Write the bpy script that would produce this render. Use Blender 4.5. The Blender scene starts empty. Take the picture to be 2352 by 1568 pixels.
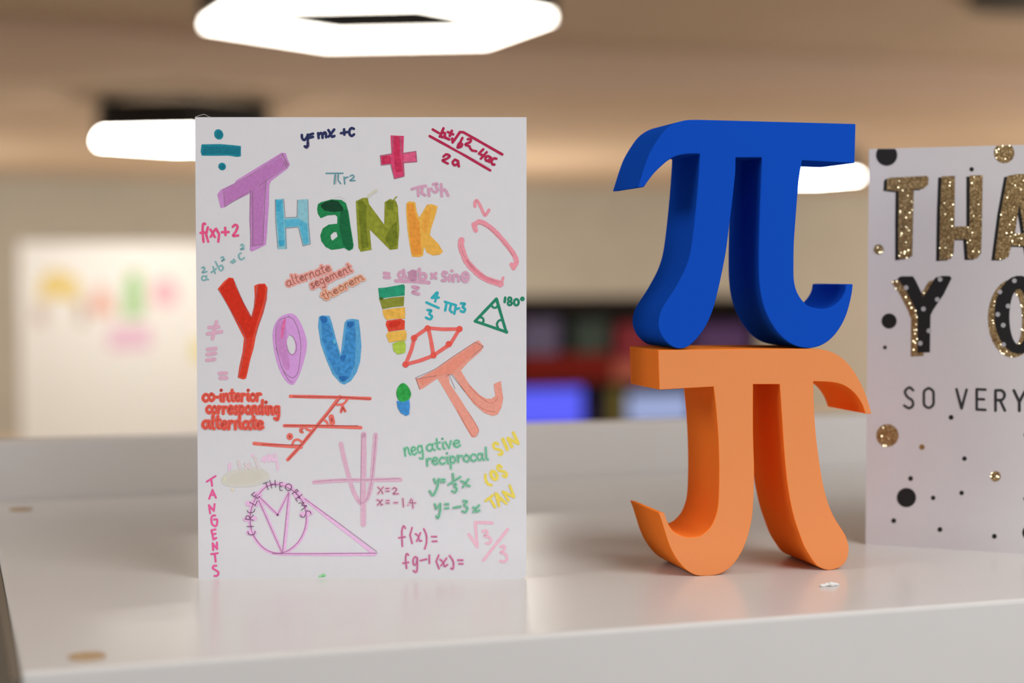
import bpy, bmesh, math, random
from mathutils import Vector, Matrix
from mathutils.geometry import tessellate_polygon
random.seed(7)
SC = bpy.context.scene
COL = SC.collection

# ------------------------------------------------------------------ camera
W, H, F = 2352.0, 1568.0, 3850.0
TH = math.radians(18.7)            # the camera is turned right of the shelf's depth direction
PITCH = math.radians(2.36)
SHELF_TOP = 1.47
CAM = Vector((0.0, 0.0, SHELF_TOP + 0.118))
FWD = Vector((math.sin(TH) * math.cos(PITCH), math.cos(TH) * math.cos(PITCH), -math.sin(PITCH)))
RGT = Vector((math.cos(TH), -math.sin(TH), 0.0))
UP = RGT.cross(FWD)
cam_data = bpy.data.cameras.new('camera')
cam = bpy.data.objects.new('camera', cam_data)
COL.objects.link(cam)
cam.location = CAM
cam.rotation_euler = (math.pi / 2 - PITCH, 0, -TH)
cam_data.sensor_width = 36.0
cam_data.lens = F / W * 36.0
cam_data.clip_start = 0.02
cam_data.clip_end = 100
SC.camera = cam
cam_data.dof.use_dof = True
cam_data.dof.focus_distance = 0.65
cam_data.dof.aperture_fstop = 5.2
cam_data.dof.aperture_blades = 0

SC.view_settings.view_transform = 'Standard'
SC.view_settings.look = 'None'
SC.view_settings.gamma = 1
SC.view_settings.use_curve_mapping = False
SC.view_settings.exposure = 0.0
SC.cycles.use_denoising = True
SC.cycles.max_bounces = 10

# ------------------------------------------------------------------ world and lights of the room
world = bpy.data.worlds.new('world')
SC.world = world
world.use_nodes = True
bg = world.node_tree.nodes['Background']
bg.inputs[0].default_value = (0.9, 0.93, 1.0, 1)
bg.inputs[1].default_value = 0.35


SOFT = {}


def ray(px, py):
    return FWD + RGT * ((px - W / 2) / F) - UP * ((py - H / 2) / F)


def at_z(px, py, z):
    d = ray(px, py)
    return CAM + d * ((z - CAM.z) / d.z)


def at_depth(px, py, dep):
    return CAM + ray(px, py) * dep


def area(name, loc, rot, sx, sy, power, col, shape='RECTANGLE'):
    l = bpy.data.lights.new(name, 'AREA')
    l.shape = shape
    l.size, l.size_y = sx, sy
    l.energy = power
    l.color = col
    o = bpy.data.objects.new(name, l)
    COL.objects.link(o)
    o.location = loc
    o.rotation_euler = rot
    return o


# daylight through the windows of the wall behind the photographer
area('window_daylight', (1.6, -4.8, 1.7), (math.radians(90), 0, 0), 5.0, 1.8, 82, (0.86, 0.92, 1.0))


def fill_point(loc, power, col=(1.0, 0.93, 0.83), r=0.35):
    l = bpy.data.lights.new('unseen_room_light', 'POINT')
    l.energy, l.color, l.shadow_soft_size = power, col, r
    o = bpy.data.objects.new('unseen_room_light', l)
    COL.objects.link(o)
    o.location = loc


# unseen overhead lamps of the room; the last is added as left fill
for lx, ly, pw in ((0.6, -0.25, 13), (2.3, 0.1, 4), (-1.3, 1.3, 8)):
    area('unseen_room_light', (lx, ly, 2.24), (0, 0, 0), 0.9, 0.9, pw, (1.0, 0.985, 0.97), 'DISK')
for lx, ly, pw in ((-2.6, 4.0, 30), (5.2, 4.0, 75), (-2.0, 9.6, 30), (8.2, 7.5, 200), (-1.0, 12.8, 105), (11.8, 12.0, 300)):  # point fills added out of view to brighten the far room
    fill_point((lx, ly, 1.5), pw)
fill_point((-0.95, 0.45, 2.2), 16, (1.0, 0.98, 0.97), 0.25)  # added fill for the left-facing sides, no fixture
fill_point(at_depth(1010, 900, 13.0), 150)  # added fill for far wall and ceiling, unseen behind the drawn card


# ------------------------------------------------------------------ helpers
def lin(c):
    c = c / 255.0
    return c / 12.92 if c <= 0.04045 else ((c + 0.055) / 1.055) ** 2.4


def srgb(r, g, b):
    return (lin(r), lin(g), lin(b), 1)


def new_mat(name):
    m = bpy.data.materials.new(name)
    m.use_nodes = True
    nt = m.node_tree
    return m, nt, nt.nodes['Principled BSDF']


def mat(name, col, rough=0.6, spec=0.5, metal=0.0, var=0.0, scale=40.0, bump=0.0, bscale=300.0):
    """col is the linear albedo; var mottles it with noise; bump adds fine relief"""
    m, nt, p = new_mat(name)
    p.inputs['Base Color'].default_value = col
    p.inputs['Roughness'].default_value = rough
    p.inputs['Specular IOR Level'].default_value = spec
    p.inputs['Metallic'].default_value = metal
    tc = nt.nodes.new('ShaderNodeTexCoord')
    if var:
        n = nt.nodes.new('ShaderNodeTexNoise')
        n.inputs['Scale'].default_value = scale
        n.inputs['Detail'].default_value = 5
        nt.links.new(tc.outputs['Object'], n.inputs['Vector'])
        r = nt.nodes.new('ShaderNodeValToRGB')
        r.color_ramp.elements[0].position = 0.32
        r.color_ramp.elements[1].position = 0.68
        r.color_ramp.elements[0].color = tuple(c * (1 - var) for c in col[:3]) + (1,)
        r.color_ramp.elements[1].color = tuple(min(1, c * (1 + var * 0.6) + 0.02 * var) for c in col[:3]) + (1,)
        nt.links.new(n.outputs['Fac'], r.inputs['Fac'])
        nt.links.new(r.outputs['Color'], p.inputs['Base Color'])
    if bump:
        n2 = nt.nodes.new('ShaderNodeTexNoise')
        n2.inputs['Scale'].default_value = bscale
        nt.links.new(tc.outputs['Object'], n2.inputs['Vector'])
        b = nt.nodes.new('ShaderNodeBump')
        b.inputs['Strength'].default_value = bump
        b.inputs['Distance'].default_value = 0.001
        nt.links.new(n2.outputs['Fac'], b.inputs['Height'])
        nt.links.new(b.outputs['Normal'], p.inputs['Normal'])
    return m


def emit_mat(name, col, strength, base=(0.8, 0.8, 0.8, 1)):
    m, nt, p = new_mat(name)
    p.inputs['Base Color'].default_value = base
    p.inputs['Emission Color'].default_value = col
    p.inputs['Emission Strength'].default_value = strength
    return m


INKS = {}


def ink(rgb, var=0.12, scale=700.0):
    """marker ink on white paper, from its colour as seen on that paper"""
    key = (rgb, var, scale)
    if key not in INKS:
        k = 0.765 / lin(206)
        raw = [lin(c) * k for c in rgb]
        top = max(raw)
        col = tuple(0.55 * min(0.88, c) + 0.45 * c * min(1.0, 0.88 / top) for c in raw) + (1,)
        INKS[key] = mat('ink', col, 0.75, 0.2, 0, var, scale)
    return INKS[key]


def wash(rgb, var=0.06, f=0.35):
    """a wet felt pen that bleeds a paler rim into the paper"""
    m_ = ink(rgb, var)
    SOFT[m_] = ink(tuple(int(c + (206 - c) * f) if c < 206 else c for c in rgb), 0.03)
    return m_


def link(name, me, m=None, parent=None, smooth=False):
    o = bpy.data.objects.new(name, me)
    COL.objects.link(o)
    if m:
        me.materials.append(m)
    if parent:
        o.parent = parent
    if smooth:
        for p in me.polygons:
            p.use_smooth = True
    return o


def obj(name, bm, m=None, parent=None, smooth=False):
    bmesh.ops.recalc_face_normals(bm, faces=bm.faces)
    me = bpy.data.meshes.new(name)
    bm.to_mesh(me)
    bm.free()
    return link(name, me, m, parent, smooth)


def empty(name, loc, rz=0.0):
    o = bpy.data.objects.new(name, None)
    COL.objects.link(o)
    o.location = loc
    o.rotation_euler = (0, 0, rz)
    o.empty_display_size = 0.05
    return o


def tag(o, label, cat, group=None, kind=None):
    if label:
        o['label'] = label
    if cat:
        o['category'] = cat
    if group:
        o['group'] = group
    if kind:
        o['kind'] = kind
    return o


def box(bm, x0, x1, y0, y1, z0, z1):
    v = [bm.verts.new((x, y, z)) for x in (x0, x1) for y in (y0, y1) for z in (z0, z1)]
    for f in ((0, 1, 3, 2), (4, 6, 7, 5), (0, 4, 5, 1), (2, 3, 7, 6), (0, 2, 6, 4), (1, 5, 7, 3)):
        bm.faces.new([v[i] for i in f])


def box_bm(*a):
    bm = bmesh.new()
    box(bm, *a)
    return bm


def bevel(o, w, seg=2, ang=40):
    b = o.modifiers.new('bevel', 'BEVEL')
    b.width = w
    b.segments = seg
    b.limit_method = 'ANGLE'
    b.angle_limit = math.radians(ang)
    b.harden_normals = False
    return o


def tube(bm, pts, r, n=8):
    prev = None
    for i, p in enumerate(pts):
        p = Vector(p)
        a = Vector(pts[max(0, i - 1)])
        b = Vector(pts[min(len(pts) - 1, i + 1)])
        d = (b - a).normalized()
        s = d.cross(Vector((0, 0, 1)))
        if s.length < 1e-4:
            s = Vector((1, 0, 0))
        s.normalize()
        t = d.cross(s)
        ring = [bm.verts.new(p + (s * math.cos(k * 2 * math.pi / n) + t * math.sin(k * 2 * math.pi / n)) * r) for k in range(n)]
        if prev:
            for k in range(n):
                bm.faces.new((prev[k], prev[(k + 1) % n], ring[(k + 1) % n], ring[k]))
        else:
            bm.faces.new(ring)
        prev = ring
    bm.faces.new(prev)


def disc_solid(bm, cx, cy, z0, z1, r, n=32):
    lo = [bm.verts.new((cx + r * math.cos(k * 2 * math.pi / n), cy + r * math.sin(k * 2 * math.pi / n), z0)) for k in range(n)]
    hi = [bm.verts.new((v.co.x, v.co.y, z1)) for v in lo]
    bm.faces.new(lo)
    bm.faces.new(hi)
    for k in range(n):
        bm.faces.new((lo[k], lo[(k + 1) % n], hi[(k + 1) % n], hi[k]))


def smooth_path(p, n=6, closed=False):
    if len(p) < 3:
        return list(p)
    out = []
    m = len(p)
    rng = range(m if closed else m - 1)
    for i in rng:
        p0 = p[(i - 1) % m] if closed else p[max(0, i - 1)]
        p1 = p[i]
        p2 = p[(i + 1) % m] if closed else p[i + 1]
        p3 = p[(i + 2) % m] if closed else p[min(m - 1, i + 2)]
        for k in range(n):
            t = k / n
            out.append(tuple(0.5 * (2 * b + (c - a) * t + (2 * a - 5 * b + 4 * c - d) * t * t + (-a + 3 * b - 3 * c + d) * t ** 3)
                             for a, b, c, d in zip(p0, p1, p2, p3)))
    if not closed:
        out.append(tuple(p[-1]))
    return out


# ------------------------------------------------------------------ the room
M_WALL = mat('wall_paint', (0.46, 0.435, 0.38, 1), 0.9, 0.2, 0, 0.04, 3)
M_CEIL = mat('ceiling_paint', (0.60, 0.455, 0.325, 1), 0.9, 0.2, 0, 0.04, 2)
M_FLOOR = mat('carpet', (0.42, 0.37, 0.31, 1), 0.95, 0.1, 0, 0.2, 60)
M_BEAM = mat('beam_paint', (0.68, 0.52, 0.41, 1), 0.9, 0.2)
X0, X1, Y0, Y1, ZC = -5.0, 13.0, -5.0, 15.6, 2.45


def struct(name, bm, m):
    return tag(obj(name, bm, m), None, None, None, 'structure')


struct('floor', box_bm(X0, X1, Y0, Y1, -0.1, 0.0), M_FLOOR)
struct('ceiling', box_bm(X0, X1, Y0, Y1, ZC, ZC + 0.1), M_CEIL)
struct('wall_far', box_bm(X0, X1, Y1, Y1 + 0.1, 0, ZC), M_WALL)
struct('wall_left', box_bm(X0 - 0.1, X0, Y0, Y1, 0, ZC), M_WALL)
struct('wall_right', box_bm(X1, X1 + 0.1, Y0, Y1, 0, ZC), M_WALL)
bm = bmesh.new()       # the wall behind the photographer keeps a wide window opening
box(bm, X0, X1, Y0 - 0.1, Y0, 0, 0.7)
box(bm, X0, X1, Y0 - 0.1, Y0, 2.35, ZC)
box(bm, X0, -1.0, Y0 - 0.1, Y0, 0.7, 2.35)
box(bm, 4.2, X1, Y0 - 0.1, Y0, 0.7, 2.35)
struct('wall_back', bm, M_WALL)
struct('trim_1', box_bm(X0, X1, 6.0, 7.2, ZC - 0.035, ZC), M_BEAM)
struct('baseboard_far', box_bm(X0, X1, Y1 - 0.015, Y1, 0, 0.1), M_BEAM)

# ------------------------------------------------------------------ hexagonal pendant lamps
M_BLACK = mat('lamp_black', (0.012, 0.011, 0.010, 1), 0.6, 0.3)
M_GLOW = emit_mat('lamp_diffuser', (1.0, 0.93, 0.82, 1), 14.0)
M_WIRE = mat('steel_wire', (0.3, 0.3, 0.3, 1), 0.4, 0.5, 0.8)


def hex_ring(R, r, z0, z1):
    bm = bmesh.new()
    v = {}
    for k in range(6):
        a = k * math.pi / 3
        for nm, rad in (('o', R), ('i', r)):
            for z in (z0, z1):
                v[nm, k, z] = bm.verts.new((rad * math.cos(a), rad * math.sin(a), z))
    for k in range(6):
        j = (k + 1) % 6
        bm.faces.new((v['o', k, z0], v['o', j, z0], v['o', j, z1], v['o', k, z1]))
        bm.faces.new((v['i', k, z0], v['i', k, z1], v['i', j, z1], v['i', j, z0]))
        for z in (z0, z1):
            bm.faces.new((v['o', k, z], v['i', k, z], v['i', j, z], v['o', j, z]))
    return bm


LAMP_Z = CAM.z + 0.645


def lamp(px, py, dep, phi, label, glow=None, R=0.472, r=0.335):
    p = at_depth(px, py, dep)
    root = tag(empty('pendant_lamp', (p.x, p.y, p.z), -TH + phi), label, 'lamp', 'hexagonal pendant lamps')
    obj('housing', hex_ring(R, r, 0.014, 0.175), M_BLACK, root)
    obj('diffuser', hex_ring(R - 0.012, r + 0.012, -0.004, 0.016), glow or M_GLOW, root)
    for k in (0, 2, 4):
        a = k * math.pi / 3
        q = 0.5 * (R + r)
        bm = bmesh.new()
        tube(bm, [(q * math.cos(a), q * math.sin(a), 0.172), (q * math.cos(a), q * math.sin(a), ZC - p.z)], 0.002, 6)
        obj('suspension_cable', bm, M_WIRE, root)
    return root


lamp(862, 52, 4.35, math.radians(-8), 'glowing hexagonal ring lamp with black housing, large at the top above the drawn card')
lamp(418, 325, 8.4, math.radians(-14), 'glowing hexagonal pendant lamp half hidden behind the drawn card',
     emit_mat('lamp_diffuser', (1.0, 0.94, 0.84, 1), 42.0))
lamp(1822, 407, 11.9, math.radians(-3), 'distant glowing pendant lamp seen between the blue pi and the gold-lettered card',
     emit_mat('lamp_diffuser', (1.0, 0.94, 0.84, 1), 38.0))
# dark fixture on the ceiling, top right corner
p = at_depth(2385, 12, 5.2)
bm = bmesh.new()
disc_solid(bm, 0, 0, 0, ZC - p.z, 0.22, 40)
tag(bevel(obj('ceiling_fixture', bm, mat('fixture_dark', (0.05, 0.035, 0.02, 1), 0.7)), 0.03, 3),
    'dark round fixture on the ceiling in the top right corner', 'fixture')
bpy.data.objects['ceiling_fixture'].location = p

# ------------------------------------------------------------------ whiteboard with paper shapes, far left
M_BOARD = mat('whiteboard_white', (0.95, 0.94, 0.92, 1), 0.35, 0.5)
M_ALU = mat('aluminium', (0.6, 0.6, 0.58, 1), 0.4, 0.5, 0.7)
BY = 9.8


def on_y(px, py, Y):
    d = ray(px, py)
    return CAM + d * (Y / d.y)


bl = on_y(52, 556, BY)
bx0, bx1, bz1 = bl.x, bl.x + 2.0, bl.z
bz0 = 0.62
board = tag(empty('whiteboard', ((bx0 + bx1) / 2, BY, 0)), 'bright white display board on legs with pale coloured paper shapes, far left', 'whiteboard')
hw = (bx1 - bx0) / 2
obj('panel', box_bm(-hw, hw, 0, 0.02, bz0, bz1), M_BOARD, board)
bm = bmesh.new()
box(bm, -hw, hw, -0.006, 0.03, bz0 - 0.03, bz0)
box(bm, -hw - 0.02, -hw, -0.006, 0.03, bz0 - 0.03, bz1)
box(bm, hw, hw + 0.02, -0.006, 0.03, bz0 - 0.03, bz1)
obj('frame', bm, M_BOARD, board)
for s in (-1, 1):
    bm = bmesh.new()
    box(bm, s * (hw - 0.2) - 0.02, s * (hw - 0.2) + 0.02, 0.02, 0.06, 0.03, bz0 + 0.3)
    box(bm, s * (hw - 0.2) - 0.02, s * (hw - 0.2) + 0.02, -0.25, 0.3, 0.0, 0.03)
    obj('leg', bm, M_ALU, board)


def paper(name, px_pts, rgb, label, off):
    pts = [on_y(x, y, BY) for x, y in px_pts]
    c = sum(pts, Vector()) / len(pts)
    bm = bmesh.new()
    fr = [bm.verts.new((q.x - c.x, -0.001 - 0.001 * off, q.z - c.z)) for q in pts]
    f = bm.faces.new(fr)
    e = bmesh.ops.extrude_face_region(bm, geom=[f])
    for v in e['geom']:
        if isinstance(v, bmesh.types.BMVert):
            v.co.y += 0.0008
    o = obj(name, bm, mat('coloured_paper', srgb(*[v + (255 - v) * 0.25 for v in rgb]), 0.9, 0.1))
    o.location = (c.x, BY, c.z)
    return tag(o, label, 'paper', 'paper shapes on the whiteboard')


paper('paper_shape', [(88, 690), (95, 640), (120, 618), (150, 628), (180, 640), (185, 700), (160, 690), (140, 680), (115, 690)],
      (236, 205, 105), 'yellow arched paper shape, leftmost on the white board', 1)
paper('paper_shape', [(75, 745), (78, 700), (105, 700), (108, 745)], (214, 190, 180), 'beige paper square under the yellow shape', 1)
paper('paper_shape', [(210, 690), (232, 645), (255, 690), (268, 722), (205, 722)], (235, 170, 150), 'salmon peaked paper shape beside the yellow one', 2)
paper('paper_shape', [(178, 745), (180, 690), (196, 690), (196, 745)], (190, 160, 150), 'narrow brown paper strip left of the salmon shape', 1)
paper('paper_shape', [(282, 730), (288, 640), (300, 620), (322, 625), (330, 660), (328, 728), (305, 730)],
      (150, 205, 130), 'tall green paper shape right of the salmon one', 3)
paper('paper_shape', [(345, 690), (352, 650), (380, 635), (405, 650), (408, 695), (375, 705)], (250, 175, 195), 'rounded pink paper shape next to the card', 1)
paper('paper_shape', [(248, 805), (250, 750), (345, 745), (348, 800)], (238, 190, 222), 'wide mauve paper sheet below the green shape', 2)
paper('paper_shape', [(442, 830), (442, 780), (500, 780), (500, 830)], (240, 225, 130), 'pale yellow paper at the card edge', 2)

# ------------------------------------------------------------------ dark open bookcase with boxes and screens, middle distance
M_DARK = mat('dark_wood', (0.018, 0.010, 0.008, 1), 0.7, 0.3, 0, 0.2, 8)
KY = 7.0
ka = on_y(1085, 684, KY)
kb = on_y(1745, 684, KY)
kx0, kx1, kz = ka.x, kb.x, ka.z
case = tag(empty('bookcase', ((kx0 + kx1) / 2, KY, 0)), 'dark open bookcase full of coloured boxes, behind the gap between card and pi', 'bookcase')
kw = (kx1 - kx0) / 2
KD = 0.34
for nm, b in (('top_panel', (-kw, kw, 0, KD, kz - 0.06, kz)), ('base_panel', (-kw, kw, 0, KD, 0, 0.08)),
              ('back_panel', (-kw + 0.025, kw - 0.025, KD - 0.015, KD, 0.08, kz - 0.06))):
    obj(nm, box_bm(*b), M_DARK, case)
for s in (-1, 1):
    obj('side_panel', box_bm(min(s * kw, s * (kw - 0.025)), max(s * kw, s * (kw - 0.025)), 0, KD, 0.08, kz - 0.06), M_DARK, case)
sh = [on_y(1300, 880, KY).z, on_y(1300, 992, KY).z, 0.5]
for z in sh:
    obj('shelf_board', box_bm(-kw + 0.025, kw - 0.025, 0, KD - 0.015, z - 0.022, z), M_DARK, case)


def stock(name, x0, x1, y0, z, rgb, label, cat, m=None, zsit=None, extra=None, grp='boxes in the dark bookcase'):
    a = on_y(x0, y0, KY + 0.03)
    b = on_y(x1, y0, KY + 0.03)
    base = z if zsit is None else zsit
    root = tag(empty(name, ((a.x + b.x) / 2, KY + 0.03, base)), label, cat, grp)
    w = (b.x - a.x) / 2
    h = a.z - base
    mm = m or mat('box_card', srgb(*rgb), 0.7, 0.3)
    bevel(obj('body', box_bm(-w, w, 0.004, 0.22, 0, h * 0.72), mm, root), 0.003)
    bevel(obj('lid', box_bm(-w - 0.003, w + 0.003, 0.0, 0.224, h * 0.72, h), mm, root), 0.003)
    return root, h


s1 = sh[0]
_, h1 = stock('storage_box', 1195, 1405, 815, s1, (150, 30, 12), 'dark red flat box on the upper bookcase shelf', 'box')
stock('storage_box', 1198, 1285, 733, s1, (130, 125, 165), 'lavender grey box on top of the dark red box', 'box', zsit=s1 + h1)
stock('storage_box', 1320, 1400, 735, s1, (80, 98, 92), 'grey green box on the dark red box, right of the lavender one', 'box', zsit=s1 + h1)
_, h2 = stock('storage_box', 1410, 1500, 830, s1, (225, 125, 105), 'salmon box on the upper shelf left of the blue pi', 'box')
stock('storage_box', 1420, 1495, 745, s1, (170, 62, 78), 'crimson box stacked on the salmon box', 'box', zsit=s1 + h2)
stock('storage_box', 1600, 1725, 745, s1, (110, 80, 140), 'purple box seen between the legs of the blue pi', 'box')
s2 = sh[1]


def screen(x0, x1, y0, z, col, st, label):
    a = on_y(x0, y0, KY + 0.05)
    b = on_y(x1, y0, KY + 0.05)
    w = (b.x - a.x) / 2
    h = a.z - z
    root = tag(empty('monitor', ((a.x + b.x) / 2, KY + 0.05, z)), label, 'monitor', 'lit screens in the dark bookcase')
    bevel(obj('casing', box_bm(-w - 0.008, w + 0.008, 0.002, 0.03, 0.012, h + 0.008), M_BLACK, root), 0.003)
    obj('screen', box_bm(-w, w, 0.0, 0.004, 0.02, h), emit_mat('screen_glow', col, st, (0.01, 0.01, 0.012, 1)), root)
    obj('stand', box_bm(-0.08, 0.08, 0.0, 0.14, 0, 0.012), M_BLACK, root)
    return root


screen(1150, 1338, 893, s2, (0.10, 0.115, 0.98, 1), 1.0, 'bright blue lit screen on the lower bookcase shelf beside the card')
screen(1442, 1585, 905, s2, (0.35, 0.42, 0.70, 1), 0.9, 'pale blue lit screen on the lower shelf behind the orange pi')
stock('storage_box', 1402, 1432, 890, s2, (150, 140, 60), 'narrow olive box between the two screens', 'box')
stock('storage_box', 1352, 1396, 905, s2, (36, 30, 60), 'dark navy box right of the bright blue screen', 'box')

# ------------------------------------------------------------------ white shelf unit whose top carries everything
M_WHITE = mat('white_laminate', (0.675, 0.67, 0.66, 1), 0.23, 0.5, 0, 0.012, 30, 0.02, 900)
M_TAN = mat('tan_cap', (0.46, 0.32, 0.18, 1), 0.6, 0.3, 0, 0.15, 400)
SX0, SX1, SY0, SY1 = 0.020, 1.49, 0.511, 0.90
unit = tag(empty('shelf_unit', ((SX0 + SX1) / 2, (SY0 + SY1) / 2, 0)), 'white cube shelf unit whose top carries the cards and pi figures', 'shelf')
ux, uy = (SX0 + SX1) / 2, (SY0 + SY1) / 2
bx = lambda nm, a: bevel(obj(nm, box_bm(a[0] - ux, a[1] - ux, a[2] - uy, a[3] - uy, a[4], a[5]), M_WHITE, unit), 0.0016, 3)
TT = 0.038
bx('top_board', (SX0, SX1, SY0, SY1, SHELF_TOP - TT, SHELF_TOP))
bevel(obj('end_sheet', box_bm(SX0 - 0.003 - ux, SX0 - 0.0001 - ux, SY0 + 0.001 - uy, SY1 - uy, 0, SHELF_TOP - 0.001), mat('taupe_edge', (0.17, 0.14, 0.105, 1), 0.7, 0.2), unit), 0.0005)  # thin taupe sheet added over the left end, darker than the laminate
unit.children[-1]['label'] = 'dark taupe sheet on the left end'
bx('bottom_board', (SX0, SX1, SY0, SY1, 0, TT))
bx('side_panel', (SX0, SX0 + TT, SY0, SY1, TT, SHELF_TOP - TT))
bx('side_panel', (SX1 - TT, SX1, SY0, SY1, TT, SHELF_TOP - TT))
cw = (SX1 - SX0 - 2 * TT)
for k in (1, 2, 3):
    x = SX0 + TT + cw * k / 4
    bx('divider', (x - 0.008, x + 0.008, SY0 + 0.004, SY1, TT, SHELF_TOP - TT))
    z = TT + (SHELF_TOP - 2 * TT) * k / 4
    bx('shelf_board', (SX0 + TT, SX1 - TT, SY0 + 0.006, SY1, z - 0.008, z + 0.008))
tag(bevel(obj('partition_panel', box_bm(SX0 - 0.35, SX1, SY1 + 0.001, SY1 + 0.017, 0.0, SHELF_TOP + 0.031), mat('panel_white', (0.64, 0.62, 0.60, 1), 0.4)), 0.0016, 3),
    'low white partition panel standing behind the shelf unit', 'panel')
for px, py in ((200, 1508), (48, 1170)):
    q = at_z(px, py, SHELF_TOP)
    bm = bmesh.new()
    disc_solid(bm, q.x - ux, q.y - uy, SHELF_TOP - 0.002, SHELF_TOP + 0.0004, 0.0056)
    o = obj('cover_cap', bm, M_TAN, unit)
    o['label'] = 'round tan screw cover cap'

# ------------------------------------------------------------------ pi figures
def pi_figure(name, zoom, outline, corners, depth, m, zbase, label, grp):
    ox, oy, s = zoom
    a, b = at_z(1600, 1323, SHELF_TOP), at_z(1905, 1309, SHELF_TOP)
    d = (b - a)
    ang = math.atan2(d.y, d.x)
    uxv = Vector((math.cos(ang), math.sin(ang), 0))
    n = Vector((math.sin(ang), -math.cos(ang), 0))      # towards the camera
    loc = []
    for zx, zy in outline:
        r = ray(ox + zx / s, oy + zy / s)
        q = CAM + r * ((a - CAM).dot(n) / r.dot(n))
        loc.append(((q - a).dot(uxv), q.z))
    zmin = min(z for _, z in loc)
    xm = sum(x for x, _ in loc) / len(loc)
    loc = [(x - xm, z - zmin) for x, z in loc]
    # smooth between the corner points
    out = []
    ci = [i for i in range(len(loc)) if outline[i] in corners]
    for k, i in enumerate(ci):
        j = ci[(k + 1) % len(ci)]
        seg = [loc[(i + t) % len(loc)] for t in range(((j - i) % len(loc)) + 1)]
        if len(seg) > 2:
            seg = smooth_path(seg, 4)
        out += seg[:-1]
    bm = bmesh.new()
    fr = [bm.verts.new((x, 0, z)) for x, z in out]
    bk = [bm.verts.new((x, depth, z)) for x, z in out]
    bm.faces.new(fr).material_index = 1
    bm.faces.new(list(reversed(bk)))
    k = len(fr)
    for i in range(k):
        bm.faces.new((fr[i], fr[(i + 1) % k], bk[(i + 1) % k], bk[i]))
    bmesh.ops.recalc_face_normals(bm, faces=bm.faces)
    for f in bm.faces:
        f.smooth = True
    for e in bm.edges:
        if len(e.link_faces) == 2 and e.calc_face_angle(0) > math.radians(35):
            e.smooth = False
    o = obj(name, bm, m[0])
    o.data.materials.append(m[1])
    base = a + uxv * xm
    o.location = (base.x, base.y, zbase)
    o.rotation_euler = (0, 0, ang)
    bv = bevel(o, 0.0006, 2, 40).modifiers['bevel']
    bv.material = 0
    tag(o, label, 'figurine', grp)
    return o, max(z for _, z in out)


def plastic(name, col, sub):
    m, nt, p = new_mat(name)
    p.inputs['Base Color'].default_value = col
    p.inputs['Roughness'].default_value = 0.6
    p.inputs['Specular IOR Level'].default_value = 0.0
    p.inputs['Subsurface Weight'].default_value = sub
    p.inputs['Subsurface Radius'].default_value = (1.0, 0.35, 0.1)
    p.inputs['Subsurface Scale'].default_value = 0.003
    tc = nt.nodes.new('ShaderNodeTexCoord')
    wv = nt.nodes.new('ShaderNodeTexWave')        # fine printed layers
    wv.bands_direction = 'Y'
    wv.inputs['Scale'].default_value = 900
    nt.links.new(tc.outputs['Object'], wv.inputs['Vector'])
    b = nt.nodes.new('ShaderNodeBump')
    b.inputs['Strength'].default_value = 0.06
    b.inputs['Distance'].default_value = 0.0004
    nt.links.new(wv.outputs['Fac'], b.inputs['Height'])
    nt.links.new(b.outputs['Normal'], p.inputs['Normal'])
    return m


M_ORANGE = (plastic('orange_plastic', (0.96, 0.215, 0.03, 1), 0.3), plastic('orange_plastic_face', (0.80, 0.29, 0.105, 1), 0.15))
M_BLUE = (plastic('blue_plastic', (0.007, 0.075, 0.52, 1), 0.0),) * 2
OR = [(350, 95), (800, 88), (1280, 86), (1350, 92), (1410, 108), (1460, 135), (1505, 175), (1545, 225), (1580, 285), (1610, 350),
      (1635, 420), (1652, 484), (1615, 482), (1595, 425), (1560, 370), (1520, 332), (1475, 306), (1420, 292), (1350, 287), (1297, 286), (1302, 450),
      (1312, 600), (1330, 750), (1345, 850), (1365, 950), (1395, 1050), (1430, 1125), (1465, 1180), (1495, 1230), (1512, 1290), (1510, 1340),
      (1495, 1385), (1465, 1415), (1425, 1432), (1385, 1436), (1345, 1425), (1310, 1400), (1275, 1350), (1240, 1290), (1210, 1210),
      (1180, 1120), (1155, 1010), (1135, 880), (1118, 700), (1105, 500), (1092, 303), (930, 303), (930, 600), (936, 800), (935, 900),
      (932, 1000), (925, 1100), (908, 1190), (880, 1280), (840, 1360), (790, 1420), (730, 1458), (670, 1471), (600, 1471), (560, 1460),
      (510, 1425), (460, 1365), (420, 1290), (390, 1200), (365, 1120), (350, 1085), (388, 1090), (400, 1130), (420, 1170), (450, 1205),
      (500, 1230), (550, 1236), (600, 1230), (640, 1205), (675, 1165), (700, 1110), (714, 1050), (720, 960), (722, 800), (715, 600),
      (700, 420), (688, 318), (357, 337)]
ORC = {(350, 95), (1280, 86), (1652, 484), (1615, 482), (1297, 286), (1092, 303), (930, 303), (350, 1085), (388, 1090), (688, 318), (357, 337)}
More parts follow.
